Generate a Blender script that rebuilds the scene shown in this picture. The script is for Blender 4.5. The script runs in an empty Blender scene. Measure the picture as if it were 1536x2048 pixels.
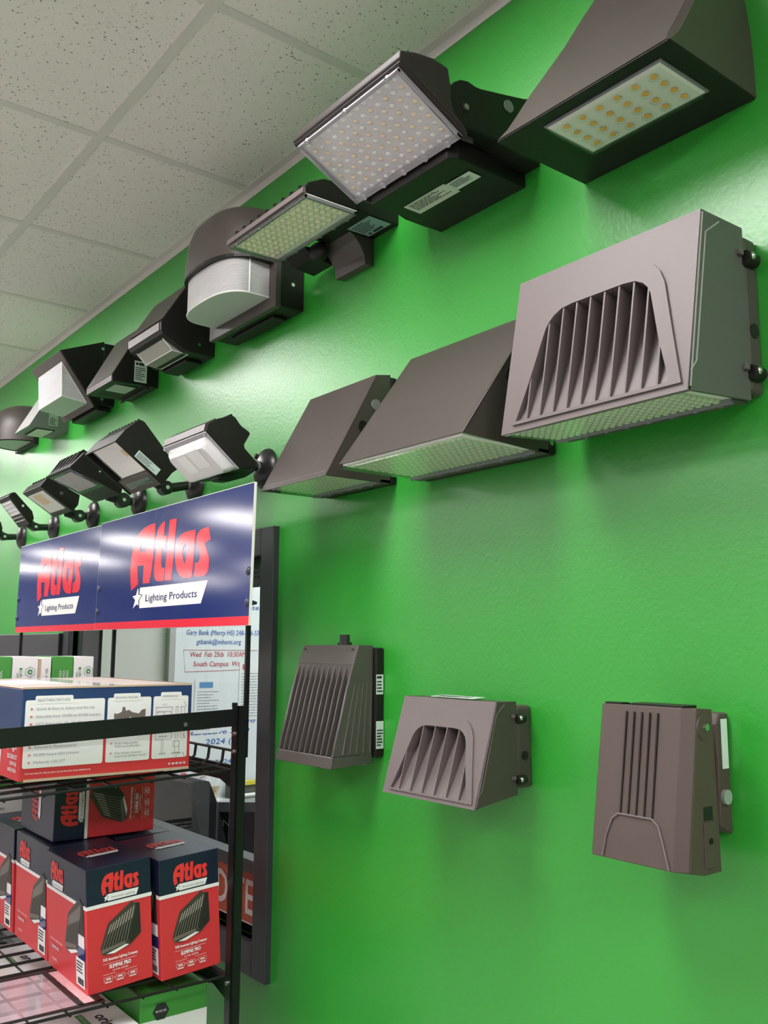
import bpy, bmesh, math, random
from mathutils import Vector, Matrix
random.seed(7)
C = bpy.context.scene.collection
R = math.radians
SC = bpy.context.scene

# ------------------------------------------------------------------ camera, world, exposure
CAM_D, CAM_Z = 1.18, 1.45
def make_camera():
    yw, p, r, f = -0.907469, 0.146298, 0.003913, 1820.73
    F = Vector((math.sin(yw)*math.cos(p), math.cos(yw)*math.cos(p), math.sin(p)))
    rt = Vector((math.cos(yw), -math.sin(yw), 0)); up = rt.cross(F)
    Rr = rt*math.cos(r)+up*math.sin(r); U = -rt*math.sin(r)+up*math.cos(r)
    M = Matrix(((Rr.x, U.x, -F.x, 0), (Rr.y, U.y, -F.y, -CAM_D), (Rr.z, U.z, -F.z, CAM_Z), (0, 0, 0, 1)))
    cd = bpy.data.cameras.new('camera'); cd.sensor_fit = 'VERTICAL'; cd.sensor_height = 24.0
    cd.lens = 24.0*f/2048.0; cd.clip_start = 0.02
    o = bpy.data.objects.new('camera', cd); C.objects.link(o); o.matrix_world = M
    SC.camera = o
make_camera()
W = bpy.data.worlds.new('world'); SC.world = W; W.use_nodes = True
W.node_tree.nodes['Background'].inputs[0].default_value = (1, 1, 1, 1)
W.node_tree.nodes['Background'].inputs[1].default_value = 0.05
SC.view_settings.view_transform = 'Standard'; SC.view_settings.look = 'None'
SC.view_settings.exposure = 1.6; SC.view_settings.gamma = 1.0
TROFFER_POWER = (6.0, 6.2)     # emission strength of the ceiling light diffusers
OFFICE_POWER = 5.0

# ------------------------------------------------------------------ materials
MATS = {}
def mat(name, col, rough=0.5, metal=0.0, spec=0.5, emit=None, estr=0, bump=None, alpha=None, coat=0, var=0, varscale=8, trans=0, sheen=0):
    if name in MATS: return MATS[name]
    m = bpy.data.materials.new(name); m.use_nodes = True; nt = m.node_tree
    b = nt.nodes['Principled BSDF']; L = nt.links
    b.inputs['Base Color'].default_value = (*col, 1); b.inputs['Roughness'].default_value = rough
    b.inputs['Metallic'].default_value = metal; b.inputs['Specular IOR Level'].default_value = spec
    b.inputs['Coat Weight'].default_value = coat; b.inputs['Coat Roughness'].default_value = 0.1
    if trans: b.inputs['Transmission Weight'].default_value = trans
    if emit: b.inputs['Emission Color'].default_value = (*emit, 1); b.inputs['Emission Strength'].default_value = estr
    if alpha is not None: b.inputs['Alpha'].default_value = alpha
    tc = None
    if bump or var: tc = nt.nodes.new('ShaderNodeTexCoord')
    if var:
        n = nt.nodes.new('ShaderNodeTexNoise'); n.inputs['Scale'].default_value = varscale; n.inputs['Detail'].default_value = 4
        mx = nt.nodes.new('ShaderNodeMixRGB'); mx.inputs[1].default_value = (*[c*(1-var) for c in col], 1)
        mx.inputs[2].default_value = (*[min(1, c*(1+var)) for c in col], 1)
        L.new(tc.outputs['Object'], n.inputs['Vector']); L.new(n.outputs['Fac'], mx.inputs[0]); L.new(mx.outputs[0], b.inputs['Base Color'])
    if bump:
        sc, st, dist = bump
        n = nt.nodes.new('ShaderNodeTexNoise'); n.inputs['Scale'].default_value = sc; n.inputs['Detail'].default_value = 3
        bp = nt.nodes.new('ShaderNodeBump'); bp.inputs['Strength'].default_value = st; bp.inputs['Distance'].default_value = dist
        L.new(tc.outputs['Object'], n.inputs['Vector']); L.new(n.outputs['Fac'], bp.inputs['Height']); L.new(bp.outputs[0], b.inputs['Normal'])
    MATS[name] = m; return m
M_wall = mat('green_paint', (0.026, 0.325, 0.030), 0.34, spec=0.9, bump=(110, 0.30, 0.0015), var=0.05, varscale=3)
M_white = mat('white_paint', (0.75, 0.75, 0.72), 0.7)
M_farwall = mat('grey_shop_wall', (0.34, 0.33, 0.32), 0.7)
M_floor = mat('grey_floor_tile', (0.38, 0.36, 0.35), 0.35, var=0.12, varscale=5)
M_grid = mat('ceiling_grid_enamel', (0.68, 0.66, 0.625), 0.6)
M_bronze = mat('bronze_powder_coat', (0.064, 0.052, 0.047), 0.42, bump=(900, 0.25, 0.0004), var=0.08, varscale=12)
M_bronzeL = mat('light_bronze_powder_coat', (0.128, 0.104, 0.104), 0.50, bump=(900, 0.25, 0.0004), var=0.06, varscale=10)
M_bronzeH = mat('deep_bronze_powder_coat', (0.034, 0.028, 0.027), 0.5, spec=0.35, bump=(900, 0.25, 0.0004))
M_bronzeS = mat('side_lit_bronze_coat', (0.098, 0.100, 0.094), 0.5, bump=(900, 0.25, 0.0004))  # bronze greyed to carry the light reflected off the wall pack's side
M_trim = mat('pale_edge', (0.36, 0.37, 0.36), 0.5)
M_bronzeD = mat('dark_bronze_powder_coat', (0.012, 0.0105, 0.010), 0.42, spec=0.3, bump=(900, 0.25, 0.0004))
M_bronzeR = mat('ribbed_bronze_powder_coat', (0.080, 0.072, 0.066), 0.26, bump=(900, 0.2, 0.0003))
M_brown = mat('brown_powder_coat', (0.075, 0.053, 0.046), 0.5, bump=(900, 0.25, 0.0004))
M_black = mat('black_enamel', (0.007, 0.008, 0.008), 0.38, spec=0.35)
M_blackp = mat('black_plastic', (0.022, 0.021, 0.022), 0.3)
M_grey = mat('grey_powder_coat', (0.20, 0.21, 0.21), 0.5)
M_frame = mat('charcoal_frame', (0.035, 0.037, 0.042), 0.4)
M_steel = mat('steel_screw', (0.7, 0.7, 0.7), 0.25, metal=1)
M_dark = mat('dark_recess', (0.008, 0.008, 0.008), 0.6)
M_led = mat('led_chip', (0.95, 0.50, 0.10), 0.4)
M_board = mat('led_board', (0.80, 0.82, 0.76), 0.5)
M_boardw = mat('white_led_board', (0.66, 0.65, 0.68), 0.5)
M_lensdot = mat('moulded_lens', (0.84, 0.84, 0.70), 0.22, coat=0.5)
M_lensw = mat('clear_white_lens', (0.90, 0.89, 0.90), 0.25, coat=0.5)
M_lensy = mat('warm_led_lens', (0.90, 0.76, 0.60), 0.25, coat=0.4)
M_label = mat('rating_label_paper', (0.62, 0.74, 0.68), 0.5)
M_ink = mat('black_ink', (0.02, 0.02, 0.025), 0.6)
M_inkg = mat('grey_ink', (0.22, 0.22, 0.25), 0.6)
M_navy = mat('navy_card', (0.008, 0.012, 0.034), 0.34)
M_red = mat('red_card', (0.62, 0.035, 0.045), 0.42)
M_redlogo = mat('red_logo_ink', (0.72, 0.035, 0.035), 0.45)
M_card = mat('white_card', (0.80, 0.80, 0.80), 0.5)
M_kraft = mat('kraft_card', (0.50, 0.38, 0.27), 0.7)
M_green = mat('green_card', (0.06, 0.30, 0.05), 0.5)
M_signnavy = mat('navy_sign_vinyl', (0.008, 0.024, 0.150), 0.10, spec=0.7, bump=(700, 0.10, 0.0002))
M_signred = mat('red_sign_vinyl', (0.76, 0.025, 0.055), 0.10, spec=0.7, bump=(700, 0.10, 0.0002))
M_signwhite = mat('white_sign_vinyl', (0.82, 0.82, 0.80), 0.28, spec=0.6, bump=(650, 0.3, 0.0005))
M_foam = mat('sign_board_edge', (0.75, 0.78, 0.70), 0.6)
M_wb = mat('whiteboard_enamel', (0.80, 0.82, 0.86), 0.18)
M_paper = mat('printer_paper', (0.80, 0.80, 0.84), 0.7)
M_blue = mat('blue_marker_ink', (0.05, 0.15, 0.50), 0.6)
M_redm = mat('red_marker_ink', (0.62, 0.08, 0.12), 0.6)
M_yellow = mat('yellow_plastic', (0.80, 0.68, 0.08), 0.4)
M_tan = mat('tan_paper', (0.75, 0.62, 0.45), 0.6)
M_orange = mat('orange_sign_vinyl', (0.52, 0.085, 0.03), 0.4)
M_officew = mat('office_wall_paint', (0.66, 0.64, 0.60), 0.8)
M_officeg = mat('office_grey_paint', (0.50, 0.51, 0.53), 0.8)
M_refl = mat('satin_reflector', (0.90, 0.88, 0.85), 0.4)
M_cob = mat('yellow_phosphor', (0.75, 0.52, 0.20), 0.5)
M_sensor = mat('dark_glass', (0.02, 0.05, 0.03), 0.08)
M_diff = mat('frosted_polycarbonate', (0.72, 0.71, 0.73), 0.28, coat=0.6)
M_smoke = mat('dark_equipment_plastic', (0.006, 0.006, 0.007), 0.6, spec=0.03)

def glass_mat(name, tint, gloss, rough=0.02, body=0.0, bodycol=(1, 1, 1), ribs=None):
    m = bpy.data.materials.new(name); m.use_nodes = True; nt = m.node_tree; nt.nodes.clear(); L = nt.links
    out = nt.nodes.new('ShaderNodeOutputMaterial')
    t = nt.nodes.new('ShaderNodeBsdfTransparent'); t.inputs[0].default_value = (*tint, 1)
    g = nt.nodes.new('ShaderNodeBsdfGlossy'); g.inputs['Roughness'].default_value = rough; g.inputs[0].default_value = (1, 1, 1, 1)
    lw = nt.nodes.new('ShaderNodeLayerWeight'); lw.inputs[0].default_value = 0.5
    fr = nt.nodes.new('ShaderNodeMath'); fr.operation = 'POWER'; fr.inputs[1].default_value = 5; L.new(lw.outputs['Facing'], fr.inputs[0])
    add = nt.nodes.new('ShaderNodeMath'); add.operation = 'MULTIPLY_ADD'; add.inputs[1].default_value = 0.96; add.inputs[2].default_value = gloss+0.04
    add.use_clamp = True
    mx = nt.nodes.new('ShaderNodeMixShader')
    L.new(fr.outputs[0], add.inputs[0]); L.new(add.outputs[0], mx.inputs[0]); L.new(t.outputs[0], mx.inputs[1]); L.new(g.outputs[0], mx.inputs[2])
    last = mx
    if body:
        d = nt.nodes.new('ShaderNodeBsdfDiffuse'); d.inputs[0].default_value = (*bodycol, 1)
        m2 = nt.nodes.new('ShaderNodeMixShader'); m2.inputs[0].default_value = body
        if ribs:
            tc = nt.nodes.new('ShaderNodeTexCoord'); mp = nt.nodes.new('ShaderNodeMapping'); mp.inputs['Rotation'].default_value = ribs[1]
            wv = nt.nodes.new('ShaderNodeTexWave'); wv.inputs['Scale'].default_value = ribs[0]; wv.bands_direction = ribs[2]
            mr = nt.nodes.new('ShaderNodeMapRange'); mr.inputs[3].default_value = max(0, body-0.16); mr.inputs[4].default_value = min(1, body+0.16)
            bp = nt.nodes.new('ShaderNodeBump'); bp.inputs['Strength'].default_value = 0.8; bp.inputs['Distance'].default_value = 0.002
            L.new(tc.outputs['Object'], mp.inputs[0]); L.new(mp.outputs[0], wv.inputs['Vector']); L.new(wv.outputs['Fac'], mr.inputs[0])
            L.new(mr.outputs[0], m2.inputs[0]); L.new(wv.outputs['Fac'], bp.inputs['Height']); L.new(bp.outputs[0], d.inputs['Normal']); L.new(bp.outputs[0], g.inputs['Normal'])
        L.new(mx.outputs[0], m2.inputs[1]); L.new(d.outputs[0], m2.inputs[2]); last = m2
    L.new(last.outputs[0], out.inputs[0]); MATS[name] = m; return m
G_clear = glass_mat('clear_acrylic', (0.98, 0.98, 0.98), -0.02, 0.06)
G_window = glass_mat('window_glass', (0.93, 0.95, 0.96), -0.02, 0.0)
G_smoke = glass_mat('tinted_glass', (0.16, 0.17, 0.18), 0.03, 0.0)
G_ribH = glass_mat('prismatic_glass', (0.9, 0.92, 0.9), 0.05, 0.12, 0.64, (0.86, 0.85, 0.87), ribs=(80, (0, 0, 0), 'Z'))
G_ribF = glass_mat('fine_ribbed_glass', (0.9, 0.9, 0.85), 0.04, 0.12, 0.50, (0.82, 0.79, 0.72), ribs=(90, (0, 0, 0), 'X'))
G_bot = glass_mat('frosted_glass_base', (0.8, 0.85, 0.8), 0.04, 0.3, 0.70, (0.60, 0.66, 0.62))
G_film = glass_mat('reflection_tinted_film', (0.95, 0.86, 0.90), 0.05, 0.12, 0.18, (0.82, 0.68, 0.74))  # pink tint and body stand in for the red boxes' reflection
G_wrap = glass_mat('shrink_wrap', (0.98, 0.98, 0.98), 0.02, 0.15)

def tile_mat():
    m = bpy.data.materials.new('acoustic_tile'); m.use_nodes = True; nt = m.node_tree; L = nt.links
    b = nt.nodes['Principled BSDF']; b.inputs['Roughness'].default_value = 0.9
    tc = nt.nodes.new('ShaderNodeTexCoord')
    def holes(scale, thr, rand):
        mp = nt.nodes.new('ShaderNodeMapping'); mp.inputs['Scale'].default_value = (1, 1, 0.001)
        v = nt.nodes.new('ShaderNodeTexVoronoi'); v.inputs['Scale'].default_value = scale; v.inputs['Randomness'].default_value = 1
        nz = nt.nodes.new('ShaderNodeTexNoise'); nz.inputs['Scale'].default_value = scale*1.6
        ad = nt.nodes.new('ShaderNodeVectorMath'); ad.operation = 'MULTIPLY_ADD'; ad.inputs[1].default_value = (0.012, 0.012, 0)
        L.new(tc.outputs['Object'], mp.inputs[0]); L.new(mp.outputs[0], nz.inputs['Vector'])
        L.new(nz.outputs['Color'], ad.inputs[0]); L.new(mp.outputs[0], ad.inputs[2]); L.new(ad.outputs[0], v.inputs['Vector'])
        sep = nt.nodes.new('ShaderNodeSeparateColor'); L.new(v.outputs['Color'], sep.inputs[0])
        mu = nt.nodes.new('ShaderNodeMath'); mu.operation = 'MULTIPLY'; mu.inputs[1].default_value = thr
        L.new(sep.outputs[0], mu.inputs[0])
        lt = nt.nodes.new('ShaderNodeMath'); lt.operation = 'LESS_THAN'; L.new(v.outputs['Distance'], lt.inputs[0]); L.new(mu.outputs[0], lt.inputs[1])
        return lt
    a = holes(110, 0.27, 1); c = holes(230, 0.28, 1)
    mxm = nt.nodes.new('ShaderNodeMath'); mxm.operation = 'MAXIMUM'; L.new(a.outputs[0], mxm.inputs[0])
    m5 = nt.nodes.new('ShaderNodeMath'); m5.operation = 'MULTIPLY'; m5.inputs[1].default_value = 0.5; L.new(c.outputs[0], m5.inputs[0]); L.new(m5.outputs[0], mxm.inputs[1])
    mx = nt.nodes.new('ShaderNodeMixRGB'); mx.inputs[1].default_value = (0.82, 0.79, 0.75, 1); mx.inputs[2].default_value = (0.27, 0.26, 0.24, 1)
    L.new(mxm.outputs[0], mx.inputs[0]); L.new(mx.outputs[0], b.inputs['Base Color']); MATS['acoustic_tile'] = m; return m
M_tile = tile_mat()

# ------------------------------------------------------------------ object helpers (d = distance out from the green wall)
ORG = {}
def org(o): return ORG.get(o.name, Vector((0, 0, 0)))
def thing(name, label, cat, loc=(0, 0, 0), group=None):
    o = bpy.data.objects.new(name, None); C.objects.link(o); o.location = (loc[0], -loc[1], loc[2]); o.empty_display_size = 0.05
    o['label'] = label; o['category'] = cat
    if group: o['group'] = group
    ORG[o.name] = Vector(o.location); return o
def tag(o, label, cat, group=None):
    o['label'] = label; o['category'] = cat
    if group: o['group'] = group
    return o
class Fr:
    def __init__(s, o, u, v):
        s.o = Vector(o); s.u = Vector(u).normalized(); s.v = Vector(v).normalized(); s.n = s.u.cross(s.v)
    def p(s, a, b, c=0): return s.o+s.u*a+s.v*b+s.n*c
def fr_dz(x, d, z, u, v):   # u, v given as (x, d, z) directions
    return Fr((x, -d, z), (u[0], -u[1], u[2]), (v[0], -v[1], v[2]))
class MB:
    def __init__(s): s.b = bmesh.new()
    def face(s, pts):
        vs = [s.b.verts.new(p) for p in pts]
        try: return s.b.faces.new(vs)
        except ValueError: pass
    def hexa(s, a, b):      # two quads -> closed hexahedron
        n = len(a); va = [s.b.verts.new(p) for p in a]; vb = [s.b.verts.new(p) for p in b]
        s.b.faces.new(va[::-1]); s.b.faces.new(vb)
        for i in range(n): s.b.faces.new((va[i], va[(i+1) % n], vb[(i+1) % n], vb[i]))
        return s
    def box(s, x0, x1, d0, d1, z0, z1):
        a = [Vector((x0, -d0, z0)), Vector((x1, -d0, z0)), Vector((x1, -d1, z0)), Vector((x0, -d1, z0))]
        return s.hexa(a, [p+Vector((0, 0, z1-z0)) for p in a])
    def prism(s, prof, x0, x1):
        return s.hexa([Vector((x0, -d, z)) for d, z in prof], [Vector((x1, -d, z)) for d, z in prof])
    def fbox(s, f, a0, a1, b0, b1, c0, c1):
        return s.hexa([f.p(a0, b0, c0), f.p(a1, b0, c0), f.p(a1, b1, c0), f.p(a0, b1, c0)], [f.p(a0, b0, c1), f.p(a1, b0, c1), f.p(a1, b1, c1), f.p(a0, b1, c1)])
    def poly(s, f, pts, c0=0.0, c1=0.0006):
        return s.hexa([f.p(a, b, c0) for a, b in pts], [f.p(a, b, c1) for a, b in pts])
    def loft(s, secs, cap=True):
        rows = [[s.b.verts.new(p) for p in sec] for sec in secs]; n = len(rows[0])
        for r0, r1 in zip(rows, rows[1:]):
            for i in range(n): s.b.faces.new((r0[i], r0[(i+1) % n], r1[(i+1) % n], r1[i]))
        if cap: s.b.faces.new(rows[0][::-1]); s.b.faces.new(rows[-1])
        return s
    def cyl(s, p0, p1, r0, r1=None, n=20):
        p0 = Vector(p0); p1 = Vector(p1); r1 = r0 if r1 is None else r1
        ax = (p1-p0).normalized(); t = Vector((0, 0, 1)) if abs(ax.z) < 0.9 else Vector((1, 0, 0))
        u = ax.cross(t).normalized(); v = ax.cross(u)
        ring = lambda p, r: [p+u*(r*math.cos(2*math.pi*i/n))+v*(r*math.sin(2*math.pi*i/n)) for i in range(n)]
        return s.loft([ring(p0, r0), ring(p1, r1)])
    def dcyl(s, x, d0, d1, z, r0, r1=None, n=20): return s.cyl((x, -d0, z), (x, -d1, z), r0, r1, n)
    def dome(s, f, rx, ry, h, n=24, k=6, base=0.0):
        secs = [[f.p(rx*math.cos(2*math.pi*i/n), ry*math.sin(2*math.pi*i/n), -base) for i in range(n)]] if base else []
        for j in range(k):
            a = (j/k)*math.pi/2
            secs.append([f.p(rx*math.cos(a)*math.cos(2*math.pi*i/n), ry*math.cos(a)*math.sin(2*math.pi*i/n), h*math.sin(a)) for i in range(n)])
        a = 0.97*math.pi/2
        secs.append([f.p(rx*math.cos(a)*math.cos(2*math.pi*i/n), ry*math.cos(a)*math.sin(2*math.pi*i/n), h) for i in range(n)])
        return s.loft(secs)
    def sph(s, c, r, n=16):
        m = Matrix.Translation(c) @ (Matrix.Diagonal((*r, 1)) if isinstance(r, tuple) else Matrix.Diagonal((r, r, r, 1)))
        bmesh.ops.create_uvsphere(s.b, u_segments=n, v_segments=max(6, n//2), radius=1, matrix=m); return s
    def tube(s, pts, r, n=8):
        pts = [Vector(p) for p in pts]; secs = []; up0 = None
        for i, p in enumerate(pts):
            t = (pts[min(i+1, len(pts)-1)]-pts[max(i-1, 0)]).normalized()
            if up0 is None: up0 = Vector((0, 0, 1)) if abs(t.z) < 0.9 else Vector((1, 0, 0))
            u = t.cross(up0).normalized(); v = t.cross(u); up0 = -v if v.length else up0
            secs.append([p+u*(r*math.cos(2*math.pi*k/n))+v*(r*math.sin(2*math.pi*k/n)) for k in range(n)])
        return s.loft(secs)
    def add(s, vf, f, ox, oy, sx, sy, c=0.0006):
        vs = [s.b.verts.new(f.p(ox+x*sx, oy+y*sy, c)) for x, y in vf[0]]
        for q in vf[1]:
            try: s.b.faces.new([vs[i] for i in q])
            except ValueError: pass
        return s
    def build(s, name, m, parent=None, bevel=0, smooth=False, seg=2, label=None, kind=None):
        bmesh.ops.recalc_face_normals(s.b, faces=s.b.faces)
        me = bpy.data.meshes.new(name); s.b.to_mesh(me); s.b.free()
        if parent is not None: off = org(parent)
        else:
            xs = [v.co.x for v in me.vertices]; ys = [v.co.y for v in me.vertices]; zs = [v.co.z for v in me.vertices]
            off = Vector(((min(xs)+max(xs))/2, (min(ys)+max(ys))/2, min(zs)))
            if kind == 'structure': off = Vector((0, 0, 0))
        me.transform(Matrix.Translation(-off)); me.materials.append(m)
        o = bpy.data.objects.new(name, me); C.objects.link(o)
        if parent is not None: o.parent = parent
        else: o.location = off
        ORG[o.name] = off
        if smooth:
            for p in me.polygons: p.use_smooth = True
            try: me.set_sharp_from_angle(angle=R(35))
            except Exception: pass
        if bevel:
            b = o.modifiers.new('bevel', 'BEVEL'); b.width = bevel; b.segments = seg; b.limit_method = 'ANGLE'; b.angle_limit = R(30)
        if label: o['label'] = label
        if kind: o['kind'] = kind
        return o

# ------------------------------------------------------------------ lettering helpers
_tc = {}
def _curve_vf(cd):
    ob = bpy.data.objects.new('tmp', cd); C.objects.link(ob); bpy.context.view_layer.update()
    me = bpy.data.meshes.new_from_object(ob.evaluated_get(bpy.context.evaluated_depsgraph_get()))
    vf = ([(v.co.x, v.co.y) for v in me.vertices], [tuple(p.vertices) for p in me.polygons])
    bpy.data.objects.remove(ob); bpy.data.curves.remove(cd); bpy.data.meshes.remove(me); return vf
def text_vf(t, shear=0):
    if (t, shear) in _tc: return _tc[(t, shear)]
    cd = bpy.data.curves.new('tmp', 'FONT'); cd.body = t; cd.size = 1; cd.shear = shear; cd.resolution_u = 2; cd.fill_mode = 'FRONT'
    v, f = _curve_vf(cd)
    xs = [a for a, b in v]; x0, x1 = min(xs), max(xs)
    v = [((a-x0)/(x1-x0), b) for a, b in v]; _tc[(t, shear)] = ((v, f), x1-x0); return _tc[(t, shear)]
def write(mb, f, t, x, y, w=None, h=0.01, shear=0, c=0.0008, bold=0):   # h = cap height, x, y = left end of the baseline
    (vf, adv) = text_vf(t, shear); s = h/0.70
    if w is None: w = adv*s
    mb.add(vf, f, x, y, w, s, c)
    if bold:
        for q, (dx, dy) in enumerate(((bold, 0), (0, bold), (bold, bold))): mb.add(vf, f, x+dx, y+dy, w, s, c+.00012*(q+1))
    return w
def shape_vf(loops, smooth=True):
    cd = bpy.data.curves.new('tmp', 'CURVE'); cd.dimensions = '2D'; cd.fill_mode = 'FRONT'
    for lp in loops:
        sp = cd.splines.new('POLY'); sp.points.add(len(lp)-1); sp.use_cyclic_u = True
        for i, (a, b) in enumerate(lp): sp.points[i].co = (a, b, 0, 1)
    return _curve_vf(cd)
LG = dict(
 A=[[(.431,.874),(.3968,.8749),(.3509,.8559),(.3203,.8271),(.298,.7767),(.2804,.7056),(.2672,.6236),(.2658,.5108),(.2728,.4159),(.2829,.3259),(.333,.3791),(.3243,.4634),(.3199,.5382),(.3643,.5316),(.3644,.3791),(.412,.3766),(.425,.5002),(.4326,.7148)],
    [(.3667,.7451),(.3438,.7277),(.333,.6978),(.3281,.659),(.3739,.6514)]],
 t=[[(.4971,.8766),(.4758,.8606),(.4584,.8343),(.4488,.8099),(.4475,.7606),(.4352,.7485),(.4367,.6597),(.4481,.6525),(.441,.5778),(.4391,.4796),(.444,.4253),(.4547,.3924),(.4697,.3813),(.508,.3798),(.5113,.4798),(.4915,.4922),(.4863,.5418),(.4879,.6477),(.5102,.6469),(.5157,.7426),(.4961,.7495)]],
 l=[[(.5727,.8728),(.5279,.8743),(.5228,.7451),(.5201,.6051),(.5138,.4662),(.5144,.3815),(.5566,.3793),(.5627,.4746),(.5688,.6808)]],
 a=[[(.6944,.7454),(.6556,.7479),(.626,.7433),(.6029,.7281),(.5869,.6979),(.5779,.6526),(.5742,.593),(.5784,.5232),(.5894,.4526),(.6089,.4067),(.6363,.3811),(.6851,.3758),(.6901,.5007),(.6938,.6496)],
    [(.6466,.6461),(.6321,.6437),(.6235,.6203),(.6211,.5656),(.6276,.5218),(.6397,.4923),(.6449,.5435),(.6481,.5934)]],
 s=[[(.7692,.7465),(.7447,.7453),(.7231,.7374),(.7079,.7167),(.701,.6894),(.7034,.6472),(.714,.6032),(.7245,.5595),(.7285,.5258),(.723,.4982),(.7139,.4852),(.6999,.4905),(.6995,.4328),(.6964,.3839),(.7292,.3785),(.7598,.3815),(.7763,.4029),(.7806,.4503),(.7798,.5068),(.7707,.5573),(.7575,.601),(.7526,.6267),(.7657,.6398),(.7837,.6474),(.7764,.698)]])
LOGO = [shape_vf([[((u-.2658)/.518, (v-.1719)/.703) for u, v in lp] for lp in loops]) for loops in LG.values()]
nrm = lambda pts: [((u-.2658)/.518, (v-.1719)/.703) for u, v in pts]
L_BANNER = shape_vf([nrm([(.3475,.3457),(.779,.3423),(.7455,.174),(.3500,.1719),(.3475,.2405),(.3700,.2826),(.3455,.2907)])])
L_STAR = shape_vf([nrm([(.3306,.3381),(.3207,.2843),(.2953,.278),(.3167,.2434),(.3033,.173),(.3291,.2074),(.3430,.1950),(.3410,.2405),(.3620,.2790),(.3385,.2870),(.3360,.3370)])])
def logo(f, x, y, w, h, parent, text, mr, mw, mt, c=0.0008, wide=False):
    r = MB()
    for g in LOGO: r.add(g, f, x, y, w, h, c)
    r.build('logo_lettering', mr, parent, label='red logo lettering')
    b = MB(); b.add(L_BANNER, f, x, y, w, h, c); b.add(L_STAR, f, x, y, w, h, c); b.build('logo_banner', mw, parent, label='white logo banner and star')
    t = MB(); write(t, f, text, x+w*0.245, y+h*0.075, w*0.635, h*0.085, c=c*2); t.build('banner_lettering', mt, parent, label='dark lettering on the banner')
def lines(mb, f, x0, x1, y0, y1, n, c=0.0008, fill=0.45, seed=1):
    rnd = random.Random(seed)
    for i in range(n):
        yy = y0+(y1-y0)*(i+0.5)/n; hh = abs(y1-y0)/n*fill/2; xe = x0+(x1-x0)*rnd.uniform(0.55, 1)
        x = x0
        while x < xe:
            w = (x1-x0)*rnd.uniform(0.05, 0.16); mb.fbox(f, x, min(x+w, xe), yy-hh, yy+hh, c, c+0.0002); x += w+(x1-x0)*0.02
def rating_label(f, w, h, parent, n=8, seed=1, m=None, badge=True, name='rating_label'):
    lb = MB().fbox(f, 0, w, 0, h, 0, 0.0006).build(name, m or M_label, parent, label='pale printed rating label')
    k = MB(); lines(k, f, w*.08, w*.92, h*.08, h*.72, n, seed=seed)
    if badge: k.fbox(f, w*.35, w*.75, h*.80, h*.93, 0.0008, 0.001); k.poly(f, [(w*.2+h*.07*math.cos(a*math.pi/6), h*.86+h*.07*math.sin(a*math.pi/6)) for a in range(12)], 0.0008, 0.001)
    k.build('label_print', M_ink, lb)
    return lb
FX = lambda x, d, z: fr_dz(x, d, z, (0, -1, 0), (0, 0, 1))     # on a face that looks along +x: u runs towards the wall
FY = lambda x, d, z: fr_dz(x, d, z, (1, 0, 0), (0, 0, 1))      # on a face that looks into the room

# ------------------------------------------------------------------ the room
CEIL = 2.715
def struct(name, mb, m): return mb.build(name, m, None, kind='structure')
WX0, WX1, WZ0, WZ1 = -3.36, -1.993, 0.75, 1.675          # window opening
w = MB()
w.box(-16, WX0, -0.1, 0, 0, CEIL+0.1).box(WX1, 3, -0.1, 0, 0, CEIL+0.1).box(WX0, WX1, -0.1, 0, 0, WZ0).box(WX0, WX1, -0.1, 0, WZ1, CEIL+0.1)
struct('wall_back', w, M_wall)
struct('wall_left', MB().box(-16.1, -16, -0.1, 7, 0, CEIL+0.1), M_farwall)
struct('wall_right', MB().box(3, 3.1, -0.1, 7, 0, CEIL+0.1), M_farwall)
struct('wall_front', MB().box(-16.1, 3.1, 7, 7.1, 0, CEIL+0.1), M_farwall)
struct('floor', MB().box(-16.1, 3.1, -2.8, 7.1, -0.1, 0), M_floor)
TEE0 = -1.509; TD = 0.437
lights = []
for row, cxs in ((1, (1.24,)), (0, (2.46, 1.24, -1.20, -3.64, -6.08, -8.52, -10.96)), (2, (-0.01, -2.43, -4.87, -7.31, -9.75, -12.2, -14.6)), (4, (-1.20, -3.64, -6.08, -8.52, -10.96, -13.4))):  # lone row-one panel and rightmost row-zero panel are added as side fill
    d0 = TD+row*1.219
    for cx in cxs:
        x0 = TEE0+0.6096*round((cx-0.305-TEE0)/0.6096)
        lights.append((x0, x0+0.6096, d0, min(d0+1.219, 6.95)))
tiles = MB()
xs = [TEE0+0.6096*i for i in range(-24, 8)]; ds = [-0.004]+[TD+1.219*i for i in range(0, 6)]
for i in range(len(xs)-1):
    for j in range(len(ds)-1):
        a, b, c, d = xs[i], xs[i+1], ds[j], ds[j+1]
        if any(abs(l[0]-a) < 0.02 and abs(l[2]-c) < 0.02 for l in lights): continue
        tiles.box(a, b, c, min(d, 7), CEIL, CEIL+0.015)
struct('ceiling', tiles, M_tile)
struct('trim_3', MB().box(-16, 3, -0.1, 7.0, CEIL+0.09, CEIL+0.10), M_white)
g = MB()
for i in range(-24, 9): g.box(TEE0+0.6096*i-0.012, TEE0+0.6096*i+0.012, 0.0, 7, CEIL-0.002, CEIL+0.004)
for j in range(0, 6): g.box(-16, 3, TD+1.219*j-0.012, TD+1.219*j+0.012, CEIL-0.003, CEIL+0.004)
struct('trim_1', g, M_grid)
struct('trim_2', MB().box(-16, 3, 0.0, 0.022, CEIL-0.003, CEIL+0.002).box(-16, 3, 0.0, 0.002, CEIL-0.024, CEIL), M_grid)
M_emit = mat('troffer_diffuser', (0.9, 0.9, 0.9), 0.5, emit=(1.0, 0.955, 0.95), estr=TROFFER_POWER[0])
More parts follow.
